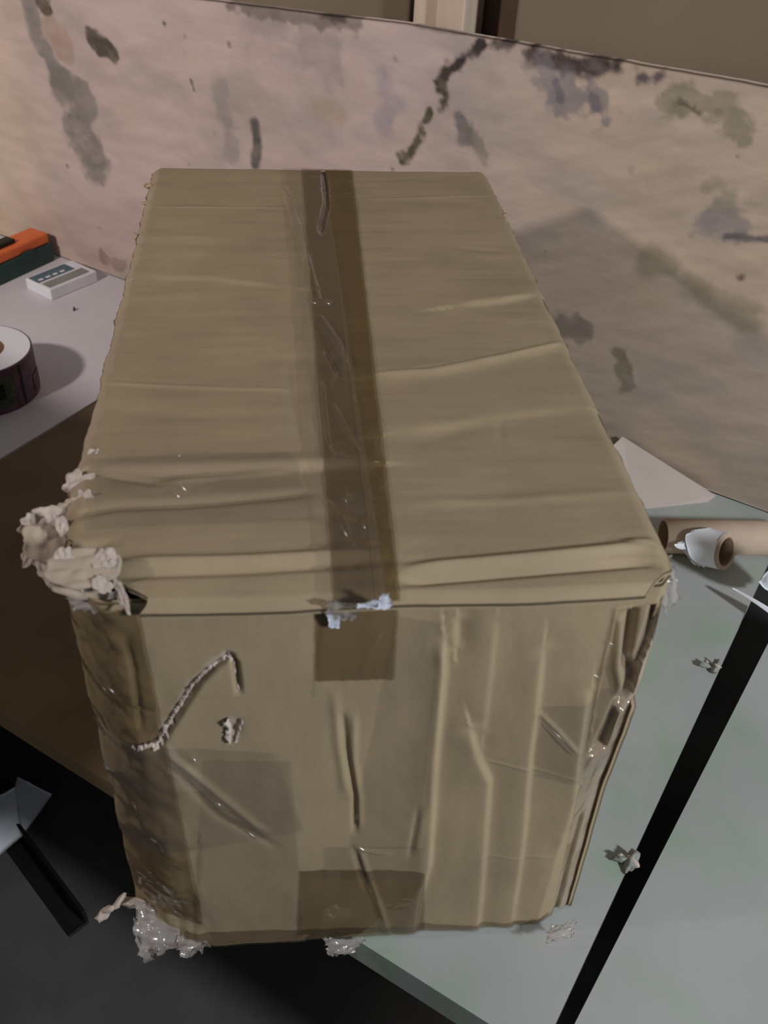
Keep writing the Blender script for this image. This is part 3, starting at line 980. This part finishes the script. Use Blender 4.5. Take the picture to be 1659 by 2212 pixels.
def ribbon(name, pts_px, w0, w1, mat, seed, side_=1, lift=0.0005, label=None, curl_=0.004):
    """frayed strip standing up along a tear on the front; w in photo pixels"""
    pts = [np.array(p, float) for p in pts_px]
    L = [0]
    for a, b in zip(pts[:-1], pts[1:]):
        L.append(L[-1] + np.linalg.norm(b - a))
    n, m = int(L[-1] / 2.2), 6
    P = np.zeros((n, m, 3))
    for i in range(n):
        d = L[-1] * i / (n - 1)
        k = min(max(np.searchsorted(L, d) - 1, 0), len(pts) - 2)
        f_ = (d - L[k]) / (L[k + 1] - L[k])
        p = pts[k] * (1 - f_) + pts[k + 1] * f_
        t_ = (pts[k + 1] - pts[k]) / np.linalg.norm(pts[k + 1] - pts[k])
        nr = np.array([t_[1], -t_[0]]) * side_
        wd = (w0 + (w1 - w0) * d / L[-1]) * (0.75 + 0.9 * mnoise.noise((d * 0.09, seed, 0)) + 0.6 * mnoise.noise((d * 0.35, seed, 5)))
        wd = max(wd, 2.0)
        for j in range(m):
            q = j / (m - 1)
            jj = p + nr * (wd * q - 2.0) + t_ * 2.5 * mnoise.noise((d * 0.2, q * 3, seed + 2))
            out = lift + curl_ * math.sin(q * 2.8) * (0.6 + 0.9 * abs(mnoise.noise((d * 0.12, q * 2, seed + 3))) + 0.5 * mnoise.noise((d * 0.4, q * 4, seed + 4)))
            P[i, j] = fy(jj[0], jj[1], out)
    o = slab(name, P, (0, 0.0004, 0), mat, carton)
    if label:
        o['label'] = label
    return o


ribbon('torn_edge', ((494, 1412), (470, 1428), (450, 1439), (418, 1470), (392, 1510), (366, 1550), (343, 1590), (330, 1612)), 11, 20, MAT['fibre'], 1, 1, 0.0005, 'frayed pale edge of the hooked tear on the front', 0.0045)
ribbon('torn_edge', ((492, 1412), (507, 1432), (511, 1460), (515, 1492)), 9, 4, MAT['fibre'], 2, -1, 0.0004, None, 0.003)
ribbon('torn_edge', ((352, 1612), (330, 1604), (300, 1612), (285, 1612)), 14, 8, MAT['fibre'], 3, -1, 0.0008, None, 0.005)
ribbon('torn_edge', ((492, 1550), (500, 1575), (498, 1600)), 16, 16, MAT['fibre'], 4, -1, 0.001, 'pale torn puncture on the front', 0.005)
ribbon('torn_edge', ((520, 1552), (516, 1575), (508, 1598)), 8, 8, MAT['fibre'], 5, 1, 0.0006, None, 0.003)
lumps('torn_edge', [(pt(322, 402, 1.064), 0.005, (1.3, 0.6, 0.6)), (pt(318, 440, 1.064), 0.004, (1.3, 0.6, 0.6)), (pt(294, 512, 1.062), 0.004, (1.2, 0.6, 0.6))], MAT['kraft_plain'], carton, 9, 0.9, 2)['kind'] = 'stuff'
lumps('torn_edge', [(pt(1092, 478, 1.064), 0.005, (1, 0.6, 0.6)), (pt(1088, 468, 1.064), 0.004, (1.2, 0.6, 0.6))], MAT['kraft_plain'], carton, 10, 0.6, 2)['kind'] = 'stuff'

# crushed right corner with shiny tape
sheet('tape_tatter', [pt(1392, 1262, 1.040), pt(1456, 1262, 1.020), pt(1448, 1196, 1.055), pt(1385, 1205, 1.062)], MAT['crinkle'], carton, 26, 0.004, 70, 31, 0.0004)
sheet('tape_tatter', [pt(1432, 1330, 0.985), pt(1463, 1290, 1.000), pt(1460, 1225, 1.035), pt(1420, 1235, 1.040)], MAT['crinkle'], carton, 22, 0.003, 70, 32, 0.0004)
# white film scraps under the lip
def fpt(px, py, out):
    p = hit(px, py, (0, 1, 0), (0, FRY - out, 0))
    return tuple(p)


sheet('film_scrap', [fpt(772, 1312, 0.022), fpt(846, 1316, 0.022), fpt(842, 1296, 0.026), fpt(772, 1306, 0.026)], MAT['white_film'], carton, 14, 0.0012, 60, 33, 0.0004, 'white curled film scrap under the lid edge')
sheet('film_scrap', [fpt(816, 1312, 0.024), fpt(848, 1310, 0.024), fpt(838, 1286, 0.028), fpt(824, 1284, 0.028)], MAT['white_film'], carton, 12, 0.001, 60, 34, 0.0004, 'white upright film tip under the lid edge')
sheet('film_scrap', [fpt(712, 1358, 0.006), fpt(734, 1358, 0.006), fpt(736, 1324, 0.010), fpt(706, 1328, 0.010)], MAT['white_film'], carton, 12, 0.001, 60, 35, 0.0004, 'small white film scrap on the tape square')
sheet('tape_tatter', [fpt(722, 1345, 0.006), fpt(770, 1340, 0.006), fpt(765, 1300, 0.02), fpt(700, 1302, 0.02)], MAT['crinkle'], carton, 18, 0.003, 80, 36, 0.0003)

# small film facets added as glints, turned midway between the camera and the cool lamp
def glint_facet(kind, px, py, lpx, wpx, ang, bend=0.10, lift=0.003, name='tape_glint'):
    c = np.array(pt(px, py, TOPZ + lift)) if kind == 't' else np.array(fy(px, py, lift))
    if kind == 'l':
        c = np.array(pt(px, py, 1.062))
    v = EYE - c
    sc_ = np.linalg.norm(v) / FPX
    h = v / np.linalg.norm(v)
    l = np.array(LAMP_C) - c
    h = h + l / np.linalg.norm(l)
    h /= np.linalg.norm(h)
    d = CR * math.cos(ang) - CU * math.sin(ang)
    a = d - h * (d @ h)
    a /= np.linalg.norm(a)
    b = np.cross(h, a)
    n, m = 15, 9
    P = np.zeros((n, m, 3))
    for i in range(n):
        for j in range(m):
            s_, t_ = i / (n - 1) * 2 - 1, j / (m - 1) * 2 - 1
            wv = math.sqrt(max(0.02, 1 - s_ * s_)) * (0.8 + 0.35 * mnoise.noise((s_ * 3, px, py)))
            P[i, j] = c + a * s_ * lpx * sc_ / 2 + b * t_ * wv * wpx * sc_ / 2 - h * (bend * wpx * sc_ * t_ * t_ + 0.06 * lpx * sc_ * s_ * s_)
    F = grid_faces(n, m)
    return mesh_obj(name, P.reshape(-1, 3), F, MAT['gloss'], carton)


for kind, px, py, lp, wp, an in (('t', 388, 985, 26, 9, 0.8), ('t', 398, 1056, 44, 12, 0.75), ('t', 385, 1072, 22, 12, 0.7), ('t', 680, 655, 18, 7, 0.3), ('t', 710, 656, 18, 7, 0.4),
                                 ('t', 748, 1083, 20, 7, 0.9), ('t', 788, 1140, 24, 7, 1.2), ('t', 748, 1155, 60, 6, 1.0),
                                 ('f', 421, 1637, 26, 12, 0.9), ('f', 474, 1731, 24, 10, 0.5), ('f', 782, 1828, 44, 10, 0.5), ('f', 222, 1505, 56, 4, 0.75), ('f', 240, 1500, 50, 4, 0.7),
                                 ('f', 272, 1777, 34, 4, 0.9), ('f', 288, 1770, 24, 4, 0.8), ('f', 1318, 1382, 20, 8, 0.5), ('f', 1288, 1458, 56, 4, 0.5), ('f', 1205, 1583, 110, 5, 0.72),
                                 ('f', 740, 1310, 22, 8, 0.8), ('f', 826, 1278, 16, 8, 0.6), ('l', 126, 1232, 16, 9, 0.8), ('l', 178, 1276, 16, 6, 0.6), ('f', 1447, 1262, 18, 14, 0.6), ('f', 545, 1800, 90, 4, 0.6)):
    glint_facet(kind, px, py, lp, wp, an)

# ragged tape at the bottom edge
def bt(name, px, seed, amp=0.005, mat='crinkle', n=26):
    P4 = [pt(x, y, BZ + 0.017 + max(0, 0.012 - o)) for x, y, o in px]
    return sheet(name, P4, MAT[mat], carton, n, amp, 55, seed, 0.0004)


bt('tape_tatter', ((300, 2062, 0.018), (455, 2040, 0.012), (430, 1965, 0.002), (285, 1950, -0.020)), 41, 0.007)
bt('tape_tatter', ((305, 2075, 0.026), (345, 2060, 0.022), (340, 2000, 0.006), (285, 1985, 0.002)), 42, 0.006)
bt('tape_tatter', ((390, 2070, 0.012), (440, 2052, 0.012), (450, 2020, 0.006), (380, 2020, 0.006)), 45, 0.004)
bt('tape_tatter', ((712, 2066, 0.008), (765, 2060, 0.012), (790, 2026, 0.004), (700, 2028, 0.004)), 43, 0.004)
bt('tape_tatter', ((1175, 2040, 0.004), (1235, 2022, 0.004), (1245, 1990, -0.006), (1190, 2000, 0.002)), 44, 0.004)

# ================================================================== things on the white table
r0, hR = 0.094, 0.088
cx, cy = -0.553, 1.604
roll = thing('label_roll', 'roll of dark purple printed labels with white paper side, on the white table', 'label roll', (cx, cy, BZ))


def lathe(name, prof, mat, parent, loc, n=64, axis=None, smooth=True):
    V, F = [], []
    m = len(prof)
    for i in range(n):
        a = 2 * math.pi * i / n
        for r, z in prof:
            V.append((r * math.cos(a), r * math.sin(a), z))
    for i in range(n):
        for j in range(m):
            F.append((i * m + j, ((i + 1) % n) * m + j, ((i + 1) % n) * m + (j + 1) % m, i * m + (j + 1) % m))
    mt = Matrix.Translation(Vector(loc))
    if axis is not None:
        mt = mt @ Vector(axis).to_track_quat('Z', 'Y').to_matrix().to_4x4()
    V = [mt @ Vector(v) for v in V]
    return mesh_obj(name, V, F, mat, parent, smooth)


lathe('label_web', [(0.046, 0.0), (r0 - 0.003, 0.0), (r0 - 0.003, hR), (0.046, hR)], MAT['paper'], roll, (cx, cy, BZ), smooth=False)
lathe('core', [(0.043, 0.001), (0.046, 0.001), (0.046, hR - 0.001), (0.043, hR - 0.001)], MAT['tube_in'], roll, (cx, cy, BZ), smooth=False)
lathe('printed_outer_layer', [(r0 - 0.003, 0.0), (r0, 0.0), (r0, hR - 0.001), (r0 - 0.003, hR - 0.001)], MAT['purple'], roll, (cx, cy, BZ), smooth=False)


def arc_strip(name, a0, a1, z0, z1, mat, rr):
    n = 14
    V = []
    for i in range(n):
        a = a0 + (a1 - a0) * i / (n - 1)
        V += [(cx + rr * math.cos(a), cy + rr * math.sin(a), BZ + z0), (cx + rr * math.cos(a), cy + rr * math.sin(a), BZ + z1)]
    F = [(2 * i, 2 * i + 2, 2 * i + 3, 2 * i + 1) for i in range(n - 1)]
    return mesh_obj(name, V, F, mat, roll)


R_ = math.radians
arc_strip('label_print', R_(-80), R_(-42), 0.012, 0.074, MAT['green_ink'], r0 + 0.0006)
arc_strip('label_print', R_(-72), R_(-54), 0.030, 0.062, MAT['black'], r0 + 0.0010)
arc_strip('label_print', R_(-33), R_(-30), 0.004, 0.084, MAT['black'], r0 + 0.0008)
arc_strip('label_print', R_(-12), R_(10), 0.010, 0.045, MAT['purple'], r0 + 0.0012)

# small white printed pack
A_, B_, C_ = (np.array(pt(48, 622, BZ)), np.array(pt(112, 650, BZ)), np.array(pt(212, 608, BZ)))
e1 = B_ - A_
e2 = C_ - B_
ang = math.atan2(e2[1], e2[0])
L2 = np.linalg.norm(e2)
pr = np.array([-math.sin(ang), math.cos(ang), 0])
L1 = 0.085
hP = 0.026
mp_ = frame((B_[0], B_[1], BZ), ang)
pack = thing('card_pack', 'flat white carton pack with dark teal print beside the orange case', 'small box', tuple(B_ + e2 / 2 + pr * L1 / 2))
box('body', (0, 0, 0), (L2, L1, hP), MAT['paper'], pack, mp_, 0.003)
box('printed_band', (0.004, L1 * 0.50, hP), (L2 * 0.80, L1 * 0.93, hP + 0.0006), MAT['ink'], pack, mp_, 0)
for k in range(4):
    x0 = 0.012 + k * L2 * 0.15
    box('print_mark', (x0, L1 * 0.58, hP + 0.0006), (x0 + L2 * 0.09, L1 * 0.66, hP + 0.0010), MAT['paper'], pack, mp_, 0)
box('label_window', (L2 * 0.05, L1 * 0.08, hP), (L2 * 0.9, L1 * 0.42, hP + 0.0005), MAT['grey_edge'], pack, mp_, 0)
box('end_flap', (L2 - 0.0005, 0.006, 0.003), (L2 + 0.0006, L1 - 0.006, hP - 0.004), MAT['paper'], pack, mp_, 0)

# orange and dark green case
a_, b_ = np.array(pt(0, 618, BZ)), np.array(pt(112, 566, BZ))
d_ = (b_ - a_)
an = math.atan2(d_[1], d_[0])
b_ = b_ + d_ / np.linalg.norm(d_) * 0.012
mo = frame((b_[0], b_[1], BZ), an)
hC = 0.068
case = thing('tool_case', 'orange topped dark green plastic case at the left edge by the panel', 'case', tuple(b_))
box('lower_shell', (-0.26, 0.0, 0.0), (0.0, 0.062, 0.043), MAT['teal'], case, mo, 0.004)
box('lid', (-0.26, 0.004, 0.043), (-0.004, 0.060, hC), MAT['orange'], case, mo, 0.006)
box('handle', (-0.20, 0.018, hC - 0.002), (-0.085, 0.046, hC + 0.010), MAT['black'], case, mo, 0.004)
box('latch', (-0.09, -0.002, 0.026), (-0.06, 0.001, 0.050), MAT['teal'], case, mo, 0.0005)
# tiny crumb on the white table
cr = lumps('paper_crumb', [(pt(160, 668, BZ + 0.003), 0.0035, (1.6, 0.8, 0.5))], MAT['steel'], None, 3, 0.5, 2)
tag(cr, 'tiny dark crumb on the white table in front of the white pack', 'crumb')

# ================================================================== things on the grey table, right
p0 = np.array(pt(1432, 1157, BZ + 0.028))
p1 = np.array(pt(1659, 1163, BZ + 0.028))
dv = (p1 - p0) / np.linalg.norm(p1 - p0)
p1 = p1 + dv * 0.06
tb = thing('cardboard_tube', 'pale kraft cardboard tube lying on the grey table behind the curled white paper', 'tube', (p0[0], p0[1], BZ))
Lt = np.linalg.norm(p1 - p0)
lathe('tube_wall', [(0.0245, 0), (0.028, 0), (0.028, Lt), (0.0245, Lt)], MAT['tube'], tb, tuple(p0), 48, dv)
lathe('tube_lining', [(0.0235, 0.0005), (0.0246, 0.0005), (0.0246, Lt - 0.0005), (0.0235, Lt - 0.0005)], MAT['tube_in'], tb, tuple(p0), 48, dv)

# short core with a torn white paper wrap, leaning on the tube
cu = np.array(pt(1552, 1188, BZ + 0.043))
ax = ROT[:, 2] * 0.80 + ROT[:, 0] * 0.60 - np.array([0, 0, 0.22])
ax /= np.linalg.norm(ax)
cw = thing('paper_roll_end', 'short brown core with a torn white paper wrap, in front of the tube', 'paper roll', (cu[0], cu[1], BZ))
lathe('core', [(0.0225, -0.018), (0.0285, -0.018), (0.0285, 0.014), (0.0225, 0.014)], MAT['tube'], cw, tuple(cu), 40, ax)
lathe('core_lining', [(0.0215, -0.0175), (0.0226, -0.0175), (0.0226, 0.0125), (0.0215, 0.0125)], MAT['tube_in'], cw, tuple(cu), 40, ax)
q_ = Vector(ax).to_track_quat('Z', 'Y').to_matrix()
ex, ey, ez = (np.array(q_ @ Vector(k)) for k in ((1, 0, 0), (0, 1, 0), (0, 0, 1)))
a_left = math.atan2(-ROT[:, 0] @ ey, -ROT[:, 0] @ ex)
a_up = math.atan2(ROT[:, 1] @ ey, ROT[:, 1] @ ex)
sg = 1 if math.sin(a_left - a_up) > 0 else -1
n, m = 44, 12
P = np.zeros((n, m, 3))
for i in range(n):
    s_ = i / (n - 1)
    a = a_up - sg * R_(25) + sg * R_(235) * s_
    far = 0.020 + 0.020 * math.exp(-((s_ - 0.42) / 0.16) ** 2) + 0.003 * math.sin(23 * s_)
    for j in range(m):
        t_ = j / (m - 1)
        flare = 0.0290 + 0.010 * t_ * t_ * math.exp(-((s_ - 0.45) / 0.25) ** 2)
        P[i, j] = cu + (ex * math.cos(a) + ey * math.sin(a)) * flare + ez * (0.010 - (far + 0.008) * t_)
slab('paper_wrap', P, (0.0002, 0.0003, 0.0002), MAT['paper'], cw)
sheet('paper_tail', [pt(1496, 1218, BZ + 0.018), pt(1522, 1228, BZ + 0.014), pt(1530, 1150, BZ + 0.058), pt(1462, 1172, BZ + 0.046)], MAT['paper'], cw, 20, 0.0015, 25, 51, 0.0005)
sheet('paper_tail', [pt(1462, 1184, BZ + 0.040), pt(1500, 1190, BZ + 0.042), pt(1505, 1166, BZ + 0.052), pt(1456, 1176, BZ + 0.046)], MAT['paper'], cw, 14, 0.001, 30, 52, 0.0005)

# pale card piece by the panel foot
pc = mesh_obj('pale_card', [pt(1300, 985, BZ + 0.050), pt(1345, 943, BZ + 0.052), pt(1546, 1070, BZ + 0.006), pt(1530, 1082, BZ + 0.002), pt(1440, 1092, BZ + 0.002), pt(1370, 1100, BZ + 0.003)] +
              [tuple(np.array(p) - np.array([0, 0, 0.002])) for p in (pt(1300, 985, BZ + 0.050), pt(1345, 943, BZ + 0.052), pt(1546, 1070, BZ + 0.006), pt(1530, 1082, BZ + 0.002), pt(1440, 1092, BZ + 0.002), pt(1370, 1100, BZ + 0.003))],
              [(0, 5, 4, 3, 2, 1), (6, 7, 8, 9, 10, 11)] + [(i, (i + 1) % 6, (i + 1) % 6 + 6, i + 6) for i in range(6)], MAT['pale_board'], None, False)
tag(pc, 'pale pointed card offcut leaning at the foot of the panel, right of the carton', 'card')

# printed papers at the right edge
def curl(name, label, c, du, dvv, lift, mat, lines=True):
    """sheet curved upward: corner c, edge vectors du, dv"""
    n, m = 24, 10
    P = np.zeros((n, m, 3))
    du, dvv, c = np.array(du), np.array(dvv), np.array(c)
    for i in range(n):
        s = i / (n - 1)
        for j in range(m):
            t_ = j / (m - 1)
            P[i, j] = c + du * s + dvv * t_ + np.array([0, 0, lift * (math.sin(s * 2.6) * 0.6 + (1 - t_) * 0.5)])
    th = thing(name, label, 'paper', tuple(c))
    slab('paper_sheet', P, (0, 0, -0.0006), mat, th)
    return th, P


# added label roll outside the frame; its printed tail is shaped to shade the tube
RC = np.array([1.05, 0.90, BZ + 0.066])
pr_ = thing('printed_roll', 'added roll of white printed paper whose curled tail reaches in at the right edge', 'paper roll', (RC[0], RC[1], BZ))
axr = np.array([0.25, 0.97, 0.0])
axr /= np.linalg.norm(axr)
lathe('paper_web', [(0.030, -0.05), (0.065, -0.05), (0.065, 0.05), (0.030, 0.05)], MAT['paper'], pr_, tuple(RC), 56, axr, smooth=False)
lathe('core', [(0.026, -0.0502), (0.030, -0.0502), (0.030, 0.0502), (0.026, 0.0502)], MAT['tube'], pr_, tuple(RC), 40, axr, smooth=False)
E0, E1 = np.array(pt(1655, 1262, BZ + 0.046)), np.array([0.762, 0.876, 0.745])
uS = E1 - E0
hl = np.linalg.norm(uS) / 2
uS /= 2 * hl
Lc = np.array(LAMP_C) - E1
vS = np.cross(Lc, uS)
vS[2] = 0
vS = vS / np.linalg.norm(vS) + np.array([0, 0, 0.75])
vS /= np.linalg.norm(vS)
nS = np.cross(uS, vS)
cS = (E0 + E1) / 2


def tail_pt(a, b):
    """a along the tail (-1 low front end, 1 high end), b across"""
    w_ = 0.050 * math.sqrt(max(0.30, 1 - max(0.0, (abs(a) - 0.45) / 0.55) ** 2.4))
    return cS + uS * hl * a + vS * w_ * b + nS * (0.010 * a * a - 0.008 * b * b)


n, m = 40, 16
P = np.zeros((n, m, 3))
for i in range(n):
    for j in range(m):
        P[i, j] = tail_pt(-1 + 2 * i / (n - 1), -1 + 2 * j / (m - 1))
slab('printed_tail', P, -nS * 0.0006, MAT['paper'], pr_)
sgn_ = 1 if nS @ (EYE - cS) > 0 else -1
for k in range(9):
    a_ = -0.85 + 0.16 * k
    qv = [tail_pt(x, y) + nS * 0.0009 * sgn_ for x in (a_, a_ + 0.035) for y in (-0.85, -0.45, 0.0, 0.45 + 0.1 * (k % 3))]
    mesh_obj('print_line', qv, [(0, 1, 5, 4), (1, 2, 6, 5), (2, 3, 7, 6)], MAT['faint_ink'], pr_)
a0, a1 = np.array(pt(1582, 1272, BZ + 0.030)), np.array(pt(1670, 1335, BZ + 0.028))
st = thing('paper_strip', 'narrow white paper sheet edge raised over the table, below the printed sheet', 'paper', tuple(a0))
dd_ = a1 - a0
pp_ = np.array([0.02, 0.030, -0.012])
n = 16
P = np.zeros((n, 6, 3))
for i in range(n):
    for j in range(6):
        s, t_ = i / (n - 1), j / 5
        P[i, j] = a0 + dd_ * s * 2.2 + pp_ * t_ * (0.15 + s) + np.array([0, 0, 0.003 * math.sin(5 * s)])
slab('paper_sheet', P, (0, 0, -0.0006), MAT['paper'], st)

# scraps by the gap
for (px, py, r, lab) in ((1545, 1440, 0.011, 'upper crumpled tape scrap on the left lip of the dark gap'), (1362, 1860, 0.013, 'lower crumpled tape scrap on the left lip of the dark gap')):
    c_ = np.array(pt(px, py, BZ + 0.006))
    t_ = thing('tape_scrap', lab, 'scrap', (c_[0], c_[1], BZ), 'tape scraps by the gap')
    lumps('crumpled_film', [(tuple(c_), r * 0.8, (1.1, 0.7, 0.5)), (tuple(c_ + np.array([-0.012, 0.004, 0])), r * 0.6, (1.2, 0.6, 0.4))], MAT['grey_edge'], t_, int(px), 0.6, 3, None, 3)
    lumps('torn_paper', [(tuple(c_ + np.array([0.002, -0.002, 0.003])), r * 0.55, (1.2, 0.7, 0.5)), (tuple(c_ + np.array([-0.010, 0.006, 0.002])), r * 0.3, (1.2, 0.7, 0.5))], MAT['fibre'], t_, int(px) + 1, 0.8, 2)

# ================================================================== floor, lower left
fz = 0.0
pa = [np.array(pt(*p)) for p in ((40, 1682, 0.05), (110, 1716, 0.05), (0, 1838, 0.004), (-60, 1795, 0.004))]
fold_ = thing('folded_paper', 'folded white paper on the dark floor at the lower left edge', 'paper', (pa[2][0], pa[2][1], 0))
sheet('paper_half', [pt(48, 1806, 0.030), pt(112, 1716, 0.020), pt(38, 1678, 0.070), pt(32, 1700, 0.070)], MAT['paper'], fold_, 14, 0.001, 20, 61, 0.0008)
sheet('paper_half', [pt(-40, 1880, 0.012), pt(48, 1806, 0.030), pt(32, 1700, 0.070), pt(-40, 1740, 0.050)], MAT['paper'], fold_, 14, 0.001, 20, 62, 0.0008)
sheet('paper_half', [pt(-60, 1890, 0.002), pt(48, 1808, 0.002), pt(112, 1717, 0.002), pt(-20, 1740, 0.002)], MAT['paper'], fold_, 14, 0.0004, 20, 63, 0.0008)
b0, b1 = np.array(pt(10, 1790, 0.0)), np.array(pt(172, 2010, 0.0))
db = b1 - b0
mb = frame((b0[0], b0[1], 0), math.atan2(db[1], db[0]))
fb = thing('floor_dark_strip', 'black L-shaped strip for a dark band on the floor at the lower left', 'bar', (b0[0], b0[1], 0))  # black strip laid along the dark band on the floor
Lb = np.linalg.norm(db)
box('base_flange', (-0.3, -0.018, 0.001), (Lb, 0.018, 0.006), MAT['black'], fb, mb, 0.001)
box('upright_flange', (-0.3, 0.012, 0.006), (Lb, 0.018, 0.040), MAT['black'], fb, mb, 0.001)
sp = fpt(232, 1965, -0.03)
sc = lumps('tape_tatter', [(sp, 0.006, (1.5, 0.6, 0.5)), (tuple(np.array(sp) + np.array([-0.006, 0, -0.010])), 0.007, (1, 0.7, 0.7)), (tuple(np.array(sp) + np.array([0.012, 0.004, 0.008])), 0.006, (1.6, 0.6, 0.5)), (tuple(np.array(sp) + np.array([0.026, 0.004, 0.004])), 0.008, (1.6, 0.6, 0.5))], MAT['fibre'], carton, 12, 0.7, 2)

# added carton, left of the frame and unseen, placed to shade the lower left
nb = thing('added_shade_carton', 'added kraft carton on the floor before the white table, outside the view, shading the lower left', 'carton', bench(-1.32, 1.37, 0))
box('body', (-1.70, -1.70, 0), (-0.82, -1.06, 1.115), MAT['kraft_plain'], nb, BM, 0.004)
box('top_flap', (-1.70, -1.70, 1.115), (-0.82, -1.385, 1.119), MAT['kraft_plain'], nb, BM, 0.001)
box('top_flap', (-1.70, -1.375, 1.115), (-0.82, -1.06, 1.119), MAT['kraft_plain'], nb, BM, 0.001)

lk = thing('added_shade_locker', 'added locker-shaped blocker left of the camera, unseen, shading the bench from the warm lamp', 'light blocker', (-1.1, 0.32, 0))  # added and unseen, placed to keep the warm lamp off the bench
box('body', (-1.30, 0.16, 0), (-0.93, 0.50, 1.50), MAT['grey_edge'], lk, None, 0.004)
box('door', (-0.93, 0.18, 0.08), (-0.915, 0.48, 1.46), MAT['grey_edge'], lk, None, 0.003)
box('handle', (-0.915, 0.21, 0.80), (-0.895, 0.225, 0.92), MAT['steel'], lk, None, 0.002)
